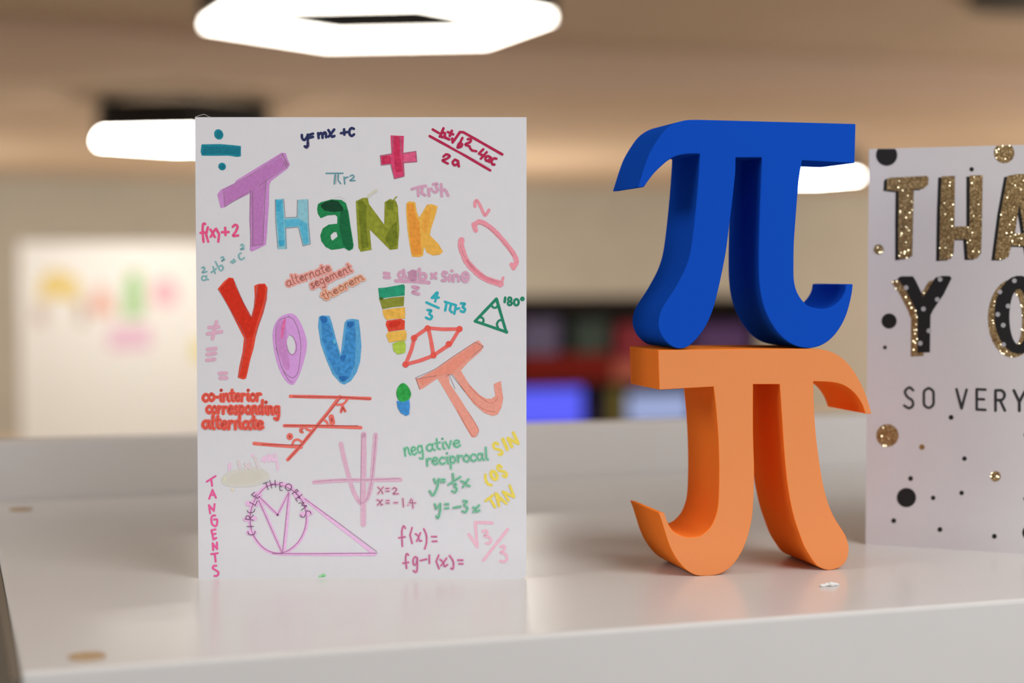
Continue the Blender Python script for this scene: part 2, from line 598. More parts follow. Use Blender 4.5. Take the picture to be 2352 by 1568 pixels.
BL = [(600, 76), (1583, 102), (1577, 346), (1250, 328), (1232, 440), (1222, 545), (1210, 700), (1200, 850), (1198, 1000), (1200, 1065),
      (1210, 1120), (1232, 1170), (1270, 1218), (1310, 1240), (1360, 1250), (1410, 1248), (1455, 1225), (1490, 1190), (1515, 1145),
      (1524, 1098), (1566, 1096), (1560, 1150), (1545, 1220), (1520, 1300), (1480, 1375), (1430, 1435), (1370, 1475), (1300, 1493),
      (1240, 1488), (1180, 1465), (1120, 1420), (1065, 1350), (1020, 1260), (993, 1160), (982, 1060), (980, 950), (982, 800), (988, 600),
      (994, 450), (1000, 310), (838, 310), (836, 400), (826, 500), (815, 600), (800, 720), (780, 880), (758, 1000), (730, 1130),
      (695, 1260), (650, 1360), (600, 1430), (550, 1478), (510, 1494), (470, 1494), (430, 1475), (390, 1435), (366, 1390), (358, 1350),
      (362, 1300), (380, 1250), (410, 1200), (450, 1140), (490, 1070), (520, 1010), (545, 940), (560, 870), (575, 760), (590, 620),
      (605, 450), (615, 288), (560, 288), (500, 294), (450, 310), (410, 335), (370, 370), (330, 410), (295, 455), (268, 495),
      (230, 497), (245, 450), (270, 370), (300, 290), (340, 220), (390, 150), (440, 110), (490, 88), (540, 78)]
BLC = {(600, 76), (1583, 102), (1577, 346), (1250, 328), (1524, 1098), (1566, 1096), (1000, 310), (838, 310), (615, 288), (268, 495), (230, 497)}
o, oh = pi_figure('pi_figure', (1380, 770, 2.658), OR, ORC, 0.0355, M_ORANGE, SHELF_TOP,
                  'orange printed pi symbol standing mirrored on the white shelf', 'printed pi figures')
pi_figure('pi_figure', (1380, 250, 2.703), BL, BLC, 0.0325, M_BLUE, SHELF_TOP + oh,
          'blue printed pi symbol balanced on top of the orange one', 'printed pi figures')

# small white scrap in front of the orange pi
p = at_z(1905, 1346, SHELF_TOP)
bm = bmesh.new()
for dx, dy, r, h in ((-0.0026, -0.0010, 0.0014, 0.0011), (-0.0008, 0.0004, 0.0015, 0.0013), (0.0009, 0.0, 0.0014, 0.0017), (0.0024, 0.0012, 0.0012, 0.0012),
                     (0.0034, 0.0016, 0.0007, 0.0007)):
    g = bmesh.ops.create_icosphere(bm, subdivisions=2, radius=1)
    for v in g['verts']:
        k = 1 + random.uniform(-0.18, 0.18)
        v.co = Vector((dx + v.co.x * r * k, dy + v.co.y * r * 0.7 * k, max(0, h * 0.45 + v.co.z * h * 0.6 * k)))
o = obj('paper_crumb', bm, mat('crumb_white', (0.8, 0.8, 0.78, 1), 0.8), None, True)
o.location = p
o.rotation_euler = (0, 0, -TH)
tag(o, 'tiny crumpled white paper crumb in front of the orange pi', 'scrap')

# ------------------------------------------------------------------ drawing on a card
GL = {  # stroke letters: advance, strokes; x-height 1
    'a': (1.0, [[(.75, .8), (.45, 1), (.12, .75), (.08, .3), (.35, .02), (.65, .25), (.75, .75)], [(.75, .95), (.72, .3), (.95, .0)]]),
    'c': (.85, [[(.75, .85), (.45, 1), (.12, .7), (.1, .3), (.4, 0), (.75, .15)]]),
    'd': (1.0, [[(.7, .8), (.42, 1), (.12, .7), (.1, .3), (.38, .02), (.68, .3)], [(.75, 1.8), (.72, .8), (.8, 0)]]),
    'e': (.9, [[(.1, .5), (.65, .6), (.7, .85), (.42, 1), (.12, .7), (.12, .28), (.42, 0), (.8, .2)]]),
    'g': (1.0, [[(.72, .8), (.42, 1), (.12, .72), (.14, .3), (.4, .1), (.7, .35)], [(.75, .95), (.74, -.2), (.55, -.75), (.15, -.6)]]),
    'h': (1.0, [[(.15, 1.8), (.12, 0)], [(.13, .5), (.42, 1), (.68, .85), (.72, .3), (.85, 0)]]),
    'i': (.5, [[(.25, .95), (.22, .2), (.38, 0)], [(.28, 1.5), (.29, 1.52)]]),
    'l': (.5, [[(.25, 1.8), (.2, .3), (.38, 0)]]),
    'm': (1.5, [[(.12, 1), (.1, 0)], [(.12, .6), (.38, 1), (.6, .8), (.6, .05)], [(.6, .6), (.9, 1), (1.15, .8), (1.15, .2), (1.35, 0)]]),
    'n': (1.0, [[(.14, 1), (.12, 0)], [(.13, .55), (.42, 1), (.68, .85), (.7, .25), (.88, 0)]]),
    'o': (.95, [[(.45, 1), (.12, .72), (.12, .28), (.45, 0), (.78, .28), (.78, .72), (.45, 1)]]),
    'p': (1.0, [[(.14, 1), (.12, -.8)], [(.14, .6), (.42, 1), (.75, .7), (.7, .25), (.4, .02), (.14, .25)]]),
    'r': (.75, [[(.14, 1), (.12, 0)], [(.13, .5), (.36, .95), (.66, .9)]]),
    's': (.8, [[(.66, .88), (.36, 1), (.14, .75), (.4, .52), (.66, .28), (.4, 0), (.08, .12)]]),
    't': (.7, [[(.33, 1.6), (.28, .3), (.55, .02)], [(.04, 1.05), (.62, 1.1)]]),
    'v': (.9, [[(.1, 1), (.4, 0)], [(.4, 0), (.75, 1)]]),
    '-': (.6, [[(.08, .5), (.5, .52)]]),
    ' ': (.6, []),
}


class Plane:
    """a standing paper panel: turns a point of the photograph's panel into panel coordinates"""
    def __init__(self, root_loc, ang):
        self.o = Vector(root_loc)
        self.ux = Vector((math.cos(ang), math.sin(ang), 0))
        self.n = Vector((math.sin(ang), -math.cos(ang), 0))

    def uv(self, px, py):
        r = ray(px, py)
        q = CAM + r * ((self.o - CAM).dot(self.n) / r.dot(self.n))
        return ((q - self.o).dot(self.ux), q.z - self.o.z)


class Ink:
    layer = 0

    def __init__(self, name, plane, parent, label=None, lift=6e-5):
        self.name, self.pl, self.parent, self.label = name, plane, parent, label
        self.v, self.f, self.mi, self.mats = [], [], [], []
        self.y = -lift
        self.sc = 0.6465 / F

    def m(self, mt):
        if mt not in self.mats:
            self.mats.append(mt)
        return self.mats.index(mt)

    def up(self, d=1.5e-6):
        self.y -= d
        return self.y

    def disc(self, c, r, k, n=12):
        y = self.y + 1e-6
        b = len(self.v)
        for i in range(n):
            a = i * 2 * math.pi / n
            self.v.append((c[0] + r * math.cos(a), y, c[1] + r * math.sin(a)))
        self.f.append(list(range(b, b + n)))
        self.mi.append(k)

    def uvs(self, fr, pts):
        ox, oy, s = fr
        return [self.pl.uv(ox + x / s, oy + y / s) for x, y in pts]

    def raw(self, p, w, mt, smooth=True, jit=0.07):
        k = self.m(mt)
        if smooth and len(p) > 2:
            p = smooth_path(p, 6)
        ded = [p[0]]
        for q in p[1:]:
            if (q[0] - ded[-1][0]) ** 2 + (q[1] - ded[-1][1]) ** 2 > 1e-10:
                ded.append(q)
        p = ded
        hw = w / 2
        if len(p) == 1:
            self.disc(p[0], hw, k)
            return
        self.up(2e-6)
        self.disc(p[0], hw, k)
        if smooth:
            b = len(self.v)
            n = len(p)
            for i, q in enumerate(p):
                a, c = p[max(0, i - 1)], p[min(n - 1, i + 1)]
                dx, dy = c[0] - a[0], c[1] - a[1]
                L = math.hypot(dx, dy) or 1e-9
                h = hw * (1 + random.uniform(-jit, jit))
                y = self.y
                self.v.append((q[0] - dy / L * h, y, q[1] + dx / L * h))
                self.v.append((q[0] + dy / L * h, y, q[1] - dx / L * h))
                if i:
                    self.f.append([b + 2 * i - 2, b + 2 * i - 1, b + 2 * i + 1, b + 2 * i])
                    self.mi.append(k)
        else:
            for i in range(len(p) - 1):
                a, c = p[i], p[i + 1]
                dx, dy = c[0] - a[0], c[1] - a[1]
                L = math.hypot(dx, dy) or 1e-9
                y = self.up(2e-6)
                b = len(self.v)
                nn = max(1, int(L / (w * 2.5)))
                for t in range(nn + 1):
                    h = hw * (1 + random.uniform(-jit, jit))
                    cx, cy = a[0] + dx * t / nn, a[1] + dy * t / nn
                    self.v.append((cx - dy / L * h, y, cy + dx / L * h))
                    self.v.append((cx + dy / L * h, y, cy - dx / L * h))
                    if t:
                        self.f.append([b + 2 * t - 2, b + 2 * t - 1, b + 2 * t + 1, b + 2 * t])
                        self.mi.append(k)
                if i:
                    self.disc(a, hw, k)
        self.disc(p[-1], hw, k)

    def s(self, fr, pts, w, mt, smooth=None, hard=False):
        """a pen stroke through the points"""
        if smooth is None:
            smooth = len(pts) > 3
        if mt in SOFT and not hard:
            self.raw(self.uvs(fr, pts), w * 1.32 / fr[2] * self.sc, SOFT[mt], smooth)
            self.up(4e-6)
        self.raw(self.uvs(fr, pts), w / fr[2] * self.sc, mt, smooth)
        return self

    def ss(self, fr, lst, w, mt, smooth=None):
        if mt in SOFT:
            for q in lst:
                self.s(fr, q, w * 1.32, SOFT[mt], smooth)
        self.up(4e-6)
        for q in lst:
            self.s(fr, q, w, mt, smooth, True)
        self.up(4e-6)
        return self

    def poly(self, fr, pts, mt, hole=None, smooth=0):
        k = self.m(mt)
        y = self.up(8e-6)
        if smooth:
            pts = smooth_path(pts, smooth, True)
            if hole:
                hole = smooth_path(hole, smooth, True)
        loops = [self.uvs(fr, pts)] + ([self.uvs(fr, hole)] if hole else [])
        vs = [[Vector((x, z, 0)) for x, z in lp] for lp in loops]
        flat = [q for lp in vs for q in lp]
        b = len(self.v)
        self.v += [(q.x, y, q.y) for q in flat]
        for t in tessellate_polygon(vs):
            self.f.append([b + i for i in t])
            self.mi.append(k)
        self.up(8e-6)
        return self

    def ell(self, fr, c, rx, ry, mt, rot=0, n=28):
        pts = []
        for i in range(n):
            a = i * 2 * math.pi / n
            x, y = rx * math.cos(a), ry * math.sin(a)
            pts.append((c[0] + x * math.cos(rot) - y * math.sin(rot), c[1] + x * math.sin(rot) + y * math.cos(rot)))
        return self.poly(fr, pts, mt)

    def fleck(self, fr, c, r, mt):
        """one added glint flake, turned to mirror the overhead lamp into the camera, slightly jittered"""
        x, z = self.uvs(fr, [c])[0]
        pw = self.pl.o + self.pl.ux * x + Vector((0, 0, z))
        hv = ((CAM - pw).normalized() + (LAMP_NEAR - pw).normalized()).normalized()
        hv = (hv + Vector([random.gauss(0, 0.07) for _ in range(3)])).normalized()
        nl = Vector((hv.dot(self.pl.ux), -hv.dot(self.pl.n), hv.z))
        t1_ = nl.cross(Vector((0, 0, 1))).normalized()
        t2_ = nl.cross(t1_)
        rr = r / fr[2] * self.sc * random.uniform(0.6, 1.15)
        k = self.m(mt)
        b = len(self.v)
        for i in range(6):
            a = i * math.pi / 3
            q = Vector((x, self.y - 1.0e-4, z)) + (t1_ * math.cos(a) + t2_ * math.sin(a)) * rr
            self.v.append(tuple(q))
        self.f.append(list(range(b, b + 6)))
        self.mi.append(k)

    def ring(self, fr, c, rx, ry, w, mt, rot=0, n=14):
        pts = []
        for i in range(n + 1):
            a = i * 2 * math.pi / n
            x, y = rx * math.cos(a), ry * math.sin(a)
            pts.append((c[0] + x * math.cos(rot) - y * math.sin(rot), c[1] + x * math.sin(rot) + y * math.cos(rot)))
        return self.s(fr, pts, w, mt, True)

    def text(self, fr, txt, p0, p1, xh, layers):
        """handwriting along the line p0-p1; layers = [(width, material), ...]"""
        adv = sum(GL[c][0] for c in txt)
        dx, dy = (p1[0] - p0[0]) / adv, (p1[1] - p0[1]) / adv
        L = math.hypot(dx, dy)
        nx, ny = dy / L, -dx / L
        strokes = []
        x = 0
        for c in txt:
            a, st = GL[c]
            for s_ in st:
                jx, jy = random.uniform(-.03, .03), random.uniform(-.05, .05)
                strokes.append([(p0[0] + dx * (x + q[0] + jx) + nx * xh * (q[1] + jy), p0[1] + dy * (x + q[0] + jx) + ny * xh * (q[1] + jy)) for q in s_])
            x += a
        for w, mt in layers:
            self.ss(fr, strokes, w, mt, True)
        return self

    def done(self):
        me = bpy.data.meshes.new(self.name)
        me.from_pydata(self.v, [], self.f)
        for mt in self.mats:
            me.materials.append(mt)
        for p_, k in zip(me.polygons, self.mi):
            p_.material_index = k
        me.update()
        o = link(self.name, me, None, self.parent)
        if self.label:
            o['label'] = self.label
        return o


# ------------------------------------------------------------------ hand-drawn card
M_PAPER = mat('white_card', (0.745, 0.755, 0.80, 1), 0.7, 0.25, 0, 0.01, 200, 0.03, 1500)
cb = at_z(456, 1328, SHELF_TOP)
P1 = Plane(cb, -TH)
card = tag(empty('greeting_card', cb, -TH), 'white folded card covered with hand-drawn maths doodles and the words Thank You', 'card', 'thank-you cards')
cwid = P1.uv(1209, 1328)[0]
chgt = P1.uv(830, 269)[1]
cbl = P1.uv(451, 269)[0]
CT = 0.0011


def panel(name, w, h, t, parent, rot, skew=0.0, lean=0.0, mt=None):
    bm = bmesh.new()
    r = 0.002
    pts = [(0, 0)]
    for k in range(4):
        a = -math.pi / 2 + k * math.pi / 6
        pts.append((w - r + r * math.cos(a), r + r * math.sin(a)))
    pts += [(w, h), (skew, h)]
    fr = [bm.verts.new((x, lean * z, z)) for x, z in pts]
    bk = [bm.verts.new((x, t + lean * z, z)) for x, z in pts]
    bm.faces.new(fr)
    bm.faces.new(list(reversed(bk)))
    for i in range(len(fr)):
        bm.faces.new((fr[i], fr[(i + 1) % len(fr)], bk[(i + 1) % len(fr)], bk[i]))
    o = obj(name, bm, mt or M_PAPER, parent)
    o.rotation_euler = (0, 0, rot)
    return o


panel('front_panel', cwid, chgt, CT, card, 0)
o = panel('back_panel', cwid, chgt, CT, card, math.radians(33))
o.location = (0.0003, CT + 0.0002, 0)
bm = bmesh.new()
tube(bm, [(x + 0.0, -0.0001, z) for x, z in smooth_path([P1.uv(449, 268), P1.uv(452, 267.5), P1.uv(462, 264), P1.uv(470, 263), P1.uv(478, 267), P1.uv(484, 269)], 5)], 0.00011, 6)
obj('loose_fibre', bm, mat('fibre', (0.5, 0.48, 0.45, 1), 0.8), card)

A = (440, 250, 4.48)
B = (820, 250, 4.48)
C = (440, 580, 4.48)
D = (820, 580, 4.48)
E = (440, 880, 5.88)
FF = (820, 880, 5.88)
G = (440, 1080, 5.8075)
HH = (820, 1080, 5.8075)
PX = (0, 0, 1.0)
pencil = ink((134, 112, 122), 0.3, 2500)


def draw(name, label=None):
    return Ink(name, P1, card, label)


# division sign
t1, t2 = ink((24, 128, 148)), ink((18, 112, 132))
d = draw('division_sign', 'teal division sign')
d.poly(A, [(103, 365), (300, 362), (420, 372), (508, 382), (508, 487), (470, 494), (380, 480), (200, 482), (105, 480), (94, 440)], t1)
d.ell(A, (280, 262), 46, 54, t1, -0.4).ell(A, (315, 592), 38, 40, t1, -0.7)
d.poly(A, [(120, 390), (350, 385), (495, 400), (495, 470), (300, 455), (115, 465)], t2).ell(A, (285, 265), 28, 34, t2).ell(A, (318, 594), 22, 24, t2)
d.done()
# y = mx + c
n1 = ink((38, 46, 88))
d = draw('formula', 'navy formula y = mx + c')
d.ss(A, [[(1135, 268), (1140, 305), (1165, 318), (1195, 275)], [(1195, 265), (1197, 320), (1190, 395), (1165, 385)], [(1205, 270), (1250, 255)], [(1208, 298), (1250, 288)],
         [(1303, 250), (1308, 300)], [(1308, 270), (1330, 248), (1345, 262), (1348, 298)], [(1348, 268), (1368, 242), (1382, 255), (1385, 292)],
         [(1408, 218), (1425, 245), (1445, 285), (1470, 278)], [(1468, 212), (1440, 250), (1410, 285)], [(1538, 250), (1605, 238)], [(1570, 210), (1573, 265)],
         [(1670, 205), (1645, 198), (1625, 225), (1628, 262), (1650, 278), (1672, 262)]], 27, n1)
d.s(A, [(1200, 330), (1212, 350), (1208, 390), (1180, 408)], 4, pencil)
d.done()
# plus sign
d = draw('plus_sign', 'magenta plus sign')
pk, pk2, pk3 = ink((205, 66, 110), 0.18), ink((190, 45, 85), 0.2), ink((208, 88, 128), 0.15)
d.poly(B, [(235, 480), (350, 465), (450, 455), (610, 432), (620, 548), (470, 560), (350, 570), (250, 578)], pk3)
d.poly(B, [(345, 272), (483, 278), (478, 450), (490, 690), (385, 722), (350, 560), (355, 450)], pk)
d.poly(B, [(375, 285), (445, 290), (440, 450), (470, 640), (400, 660), (380, 500)], pk2)
d.poly(B, [(250, 488), (345, 480), (350, 560), (255, 568)], pk2)
d.ss(B, [[(372, 280), (365, 400), (355, 460), (240, 480), (248, 580), (345, 568), (385, 720), (485, 695), (470, 545), (615, 545), (605, 435), (460, 460), (440, 280)]], 5, pencil, False)
d.done()
# quadratic formula
q = ink((170, 34, 74))
d = draw('formula', 'crimson quadratic formula')
d.ss(B, [[(748, 280), (1050, 445), (1370, 632)], [(780, 212), (842, 248)], [(890, 200), (855, 285)], [(852, 285), (880, 240), (905, 250), (905, 280), (875, 292)],
         [(895, 290), (950, 314)], [(935, 238), (990, 262)], [(976, 225), (955, 278)], [(980, 305), (985, 345), (1060, 238), (1095, 240), (1495, 468)]], 27, q, False)
d.ss(B, [[(1085, 298), (1060, 350), (1038, 395)], [(1035, 395), (1050, 355), (1080, 360), (1075, 385), (1045, 398)], [(1140, 312), (1170, 312), (1165, 340), (1115, 365), (1160, 385)],
         [(1162, 402), (1185, 428), (1228, 435)], [(1300, 415), (1255, 460), (1312, 485)], [(1335, 445), (1275, 512)],
         [(1375, 500), (1345, 485), (1322, 510), (1335, 535), (1365, 520)], [(1378, 500), (1360, 545)], [(1435, 512), (1405, 510), (1385, 540), (1395, 570), (1415, 572)],
         [(890, 490), (920, 468), (955, 485), (920, 515), (880, 530), (935, 562)], [(1040, 540), (1010, 522), (985, 550), (1005, 580), (1038, 562)], [(1040, 535), (1048, 592)]], 25, q)
d.ss(B, [[(960, 385), (1180, 500), (1370, 600)]], 3, ink((190, 180, 185)))
d.done()

# T
d = draw('letter', 'tall lilac letter T')
l1, l2 = ink((190, 134, 196), 0.08), ink((176, 116, 178), 0.08)
d.poly(A, [(265, 880), (300, 832), (445, 762), (460, 735), (600, 650), (925, 450), (970, 455), (985, 510), (1012, 570), (990, 612), (820, 740), (800, 780), (795, 1000),
           (785, 1130), (775, 1300), (765, 1395), (700, 1430), (620, 1468), (600, 1455), (605, 1300), (595, 1150), (600, 870), (420, 960), (345, 1010), (300, 1020), (285, 960)], l1)
d.poly(A, [(330, 850), (600, 690), (925, 492), (985, 570), (765, 735), (740, 1000), (735, 1400), (622, 1412), (612, 1000), (605, 850), (345, 990)], l2)
d.ss(A, [[(320, 840), (600, 685), (930, 470), (1000, 575), (690, 795)], [(330, 850), (342, 1005), (600, 850)], [(605, 830), (603, 1100), (610, 1415), (735, 1390), (750, 1000), (768, 735)],
         [(625, 840), (632, 1150), (630, 1400)], [(945, 540), (980, 600)], [(935, 460), (985, 575)]], 4.5, pencil, False)
d.done()
# H
d = draw('letter', 'pale blue letter H')
h1, h2, h3 = ink((132, 186, 200), 0.1), ink((84, 172, 202), 0.15), ink((60, 160, 196), 0.15)
d.poly(A, [(858, 930), (945, 922), (958, 1120), (1090, 1110), (1092, 935), (1198, 928), (1205, 1150), (1225, 1390), (1148, 1412), (1100, 1218), (972, 1228), (982, 1440), (888, 1442), (868, 1200)], h1)
d.poly(A, [(866, 938), (938, 934), (950, 1180), (960, 1400), (905, 1412), (878, 1150)], h2)
d.poly(A, [(955, 1140), (1100, 1130), (1190, 1180), (1205, 1380), (1155, 1395), (1110, 1205), (960, 1215)], h2)
d.poly(A, [(868, 940), (925, 945), (915, 1050), (875, 1060)], h3).poly(A, [(892, 1355), (950, 1350), (955, 1405), (905, 1415)], h3)
d.ss(A, [[(862, 935), (865, 1150), (888, 1430)], [(950, 925), (965, 1118), (1085, 1112), (1090, 935)], [(1200, 935), (1205, 1200), (1222, 1390), (1150, 1408)], [(975, 1440), (970, 1225), (1098, 1215), (1148, 1410)]],
     3.5, pencil, False)
d.done()
# a
d = draw('letter', 'dark green letter a')
g1, g2, g3 = ink((26, 124, 72), 0.15), ink((10, 62, 38), 0.1), ink((16, 98, 58), 0.15)
d.poly(A, [(1300, 980), (1330, 960), (1440, 930), (1540, 935), (1590, 970), (1615, 1060), (1635, 1200), (1668, 1400), (1660, 1440), (1620, 1460), (1570, 1430), (1520, 1440), (1440, 1450),
           (1380, 1420), (1335, 1360), (1325, 1300), (1350, 1230), (1410, 1190), (1500, 1180), (1500, 1110), (1480, 1090), (1400, 1095), (1330, 1125), (1300, 1080), (1292, 1030)], g1,
       [(1430, 1300), (1460, 1270), (1490, 1265), (1505, 1310), (1450, 1355), (1435, 1335)])
d.poly(A, [(1535, 1040), (1600, 1040), (1660, 1420), (1615, 1455), (1565, 1400), (1525, 1250), (1520, 1150)], g3)
d.poly(A, [(1330, 985), (1380, 955), (1440, 938), (1510, 948), (1562, 1020), (1560, 1050), (1460, 1060), (1370, 1045), (1335, 1010)], g2)
d.s(A, [(1480, 915), (1520, 902), (1560, 920), (1585, 950)], 3, ink((200, 198, 200)))
d.done()
# N
d = draw('letter', 'olive green letter N')
o1, o2 = ink((134, 142, 44), 0.25, 500), ink((106, 118, 30), 0.25, 500)
d.poly(B, [(-12, 950), (60, 915), (110, 915), (125, 980), (280, 1190), (285, 960), (340, 925), (400, 945), (420, 1000), (435, 1240), (420, 1440), (340, 1450), (130, 1240), (150, 1450),
           (90, 1460), (40, 1470), (15, 1430), (0, 1200)], o1)
d.poly(B, [(10, 960), (60, 940), (100, 1000), (95, 1200), (120, 1420), (50, 1440), (25, 1200)], o2)
d.poly(B, [(300, 960), (340, 940), (380, 960), (370, 1040), (310, 1030)], o2).poly(B, [(360, 1200), (410, 1150), (415, 1400), (345, 1430), (290, 1330)], o2)
d.s(B, [(370, 950), (400, 910), (410, 905)], 12, o1).s(B, [(110, 905), (150, 870), (200, 840)], 26, ink((196, 196, 180)))
d.done()
# K
d = draw('letter', 'yellow orange letter K')
k1, k2 = ink((226, 170, 74), 0.1), ink((218, 144, 56), 0.12)
d.poly(B, [(508, 970), (540, 950), (600, 960), (615, 1060), (640, 1120), (720, 985), (770, 980), (828, 1000), (815, 1070), (760, 1240), (750, 1300), (840, 1390), (885, 1470), (850, 1500),
           (780, 1508), (720, 1480), (690, 1420), (680, 1510), (640, 1525), (565, 1520), (545, 1420), (520, 1250), (505, 1050)], k1)
d.poly(B, [(520, 975), (580, 975), (605, 1100), (640, 1160), (650, 1280), (665, 1490), (600, 1510), (560, 1480), (540, 1250), (520, 1080)], k2)
d.poly(B, [(700, 1060), (760, 1010), (740, 1200), (700, 1290), (660, 1220)], ink((228, 160, 66), 0.12))
d.done()
# pi r^2
c1 = ink((96, 146, 156))
d = draw('formula', 'grey teal formula pi r squared')
d.ss(A, [[(1385, 663), (1558, 662)], [(1478, 670), (1468, 772)], [(1510, 670), (1508, 735), (1535, 768)], [(1570, 700), (1577, 772)], [(1574, 722), (1595, 702), (1610, 703)],
         [(1632, 692), (1655, 680), (1672, 698), (1650, 722), (1632, 738), (1682, 736)]], 15, c1)
d.s(A, [(1490, 680), (1484, 770)], 4, pencil)
d.done()
# pi r^3 h
mv = wash((198, 152, 178))
d = draw('formula', 'mauve formula pi r cubed h')
d.ss(B, [[(565, 825), (640, 802), (708, 792)], [(628, 815), (632, 893)], [(672, 808), (665, 865), (700, 888)], [(735, 822), (742, 893)], [(742, 845), (768, 820)],
         [(785, 775), (822, 770), (815, 800), (832, 830), (812, 855), (788, 848)], [(865, 775), (872, 895)], [(872, 850), (900, 830), (918, 850), (938, 890)]], 24, mv)
d.done()
# bracket squared
rp, rp2 = ink((226, 146, 160), 0.06), ink((216, 128, 146), 0.08)
d = draw('bracket_doodle', 'rose pink brackets with a small 2')
d.ss(B, [[(1215, 1003), (1213, 965), (1232, 942), (1262, 985), (1310, 1085), (1330, 1085), (1358, 1040)]], 32, rp)
d.ss(B, [[(1218, 1185), (1262, 1160), (1330, 1190), (1420, 1262), (1530, 1385), (1610, 1490), (1640, 1560), (1630, 1600), (1608, 1625)]], 50, rp)
d.s(B, [(1200, 1188), (1222, 1250)], 46, rp).s(B, [(1590, 1600), (1612, 1640)], 42, rp)
d.ss(B, [[(1075, 1350), (1070, 1410), (1095, 1490), (1130, 1570), (1210, 1660), (1320, 1745), (1480, 1800)]], 62, rp)
d.s(B, [(1505, 1735), (1475, 1825)], 26, rp).s(B, [(1085, 1335), (1055, 1390)], 30, rp)
d.s(B, [(1130, 1560), (1210, 1660), (1320, 1745), (1450, 1792)], 24, rp2)
d.ss(B, [[(1245, 1180), (1330, 1210), (1425, 1288), (1535, 1405), (1605, 1515)], [(1062, 1400), (1098, 1510), (1190, 1645)], [(1140, 1560), (1230, 1660), (1340, 1735), (1490, 1785)]], 4, ink((186, 110, 124)))
d.done()
# f(x)+2
hp = ink((226, 84, 134))
d = draw('formula', 'hot pink formula f(x)+2')
d.ss(A, [[(142, 1185), (122, 1180), (115, 1225), (116, 1290), (124, 1368)], [(92, 1275), (158, 1270)], [(168, 1218), (150, 1290), (172, 1365)], [(195, 1240), (240, 1318)], [(240, 1242), (198, 1315)],
         [(252, 1232), (285, 1290), (275, 1365)], [(312, 1268), (382, 1266)], [(346, 1222), (350, 1298)], [(425, 1212), (450, 1192), (474, 1210), (455, 1262), (428, 1305), (480, 1302)]], 25, hp)
d.done()
# a2 + b2 = c2
tq = ink((124, 172, 176))
d = draw('formula', 'pale teal formula of squares a, b and c')
d.ring(C, (128, 263), 24, 22, 17, tq)
d.ss(C, [[(155, 238), (150, 275), (172, 276)], [(106, 158), (125, 148), (135, 168), (112, 205), (158, 195)], [(203, 205), (253, 165)], [(222, 145), (243, 213)], [(246, 92), (290, 178)],
         [(278, 150), (308, 130), (326, 160), (305, 185), (288, 176)], [(304, 52), (324, 44), (331, 66), (310, 86), (340, 72)], [(405, 97), (438, 70)], [(422, 108), (452, 86)]], 17, tq)
d.ss(A, [[(510, 1482), (488, 1498), (490, 1530), (512, 1550), (543, 1530)], [(506, 1402), (524, 1394), (536, 1415), (505, 1445), (540, 1438)]], 17, tq)
d.done()
# Y
d = draw('letter', 'tall red letter Y')
r1, r2 = ink((214, 72, 52), 0.08), ink((198, 44, 24), 0.12)
d.poly(C, [(268, 375), (330, 300), (385, 255), (430, 262), (455, 340), (520, 480), (615, 655), (640, 560), (650, 450), (645, 340), (690, 320), (755, 318), (782, 360), (775, 480), (740, 620), (690, 760),
           (660, 870), (640, 980), (605, 1100), (575, 1240), (560, 1295), (530, 1305), (475, 1285), (490, 1180), (525, 1020), (540, 880), (480, 760), (400, 600), (330, 470)], r1)
d.poly(C, [(290, 375), (390, 265), (430, 275), (450, 350), (520, 490), (618, 670), (660, 520), (680, 335), (755, 330), (760, 400), (740, 500), (670, 720), (630, 870), (560, 880), (470, 720), (400, 580)], r2)
d.poly(C, [(560, 880), (630, 870), (590, 1100), (550, 1280), (500, 1275), (540, 1040)], ink((206, 56, 36), 0.1))
d.ss(C, [[(275, 375), (400, 590), (550, 860), (535, 1050), (480, 1285)], [(440, 290), (520, 480), (615, 660), (655, 500), (685, 330)], [(780, 380), (740, 600), (650, 870)]], 4, pencil)
d.done()
# O
d = draw('letter', 'lilac oval letter O')
v1, v2 = ink((200, 148, 210), 0.06), ink((190, 130, 190), 0.08)
oh_ = [(1015, 845), (1050, 880), (1068, 960), (1060, 1020), (1035, 1042), (1005, 1020), (985, 960), (985, 890)]
d.poly(C, [(980, 632), (1040, 628), (1090, 670), (1140, 760), (1180, 880), (1187, 960), (1165, 1080), (1120, 1230), (1070, 1330), (1035, 1360), (980, 1330), (920, 1240), (870, 1100), (840, 940), (835, 820),
           (860, 730), (910, 665)], v1, oh_, 3)
d.poly(C, [(930, 690), (975, 760), (975, 960), (1000, 1060), (1010, 1200), (960, 1190), (900, 1040), (870, 900), (880, 760)], v2, None, 3)
d.poly(C, [(950, 685), (972, 690), (955, 780), (940, 870), (922, 880), (925, 780)], ink((214, 104, 160), 0.2), None, 3)
d.ss(C, [[(1000, 660), (900, 700), (865, 820), (880, 1000), (940, 1200), (1030, 1285), (1090, 1240), (1115, 1100), (1125, 950), (1100, 800), (1050, 690), (1000, 655)],
         [(1015, 845), (1055, 885), (1082, 960), (1070, 1025), (1035, 1052), (1000, 1020), (980, 950)], [(870, 980), (930, 1180), (1000, 1310), (1040, 1330)]], 4.5, pencil)
d.done()
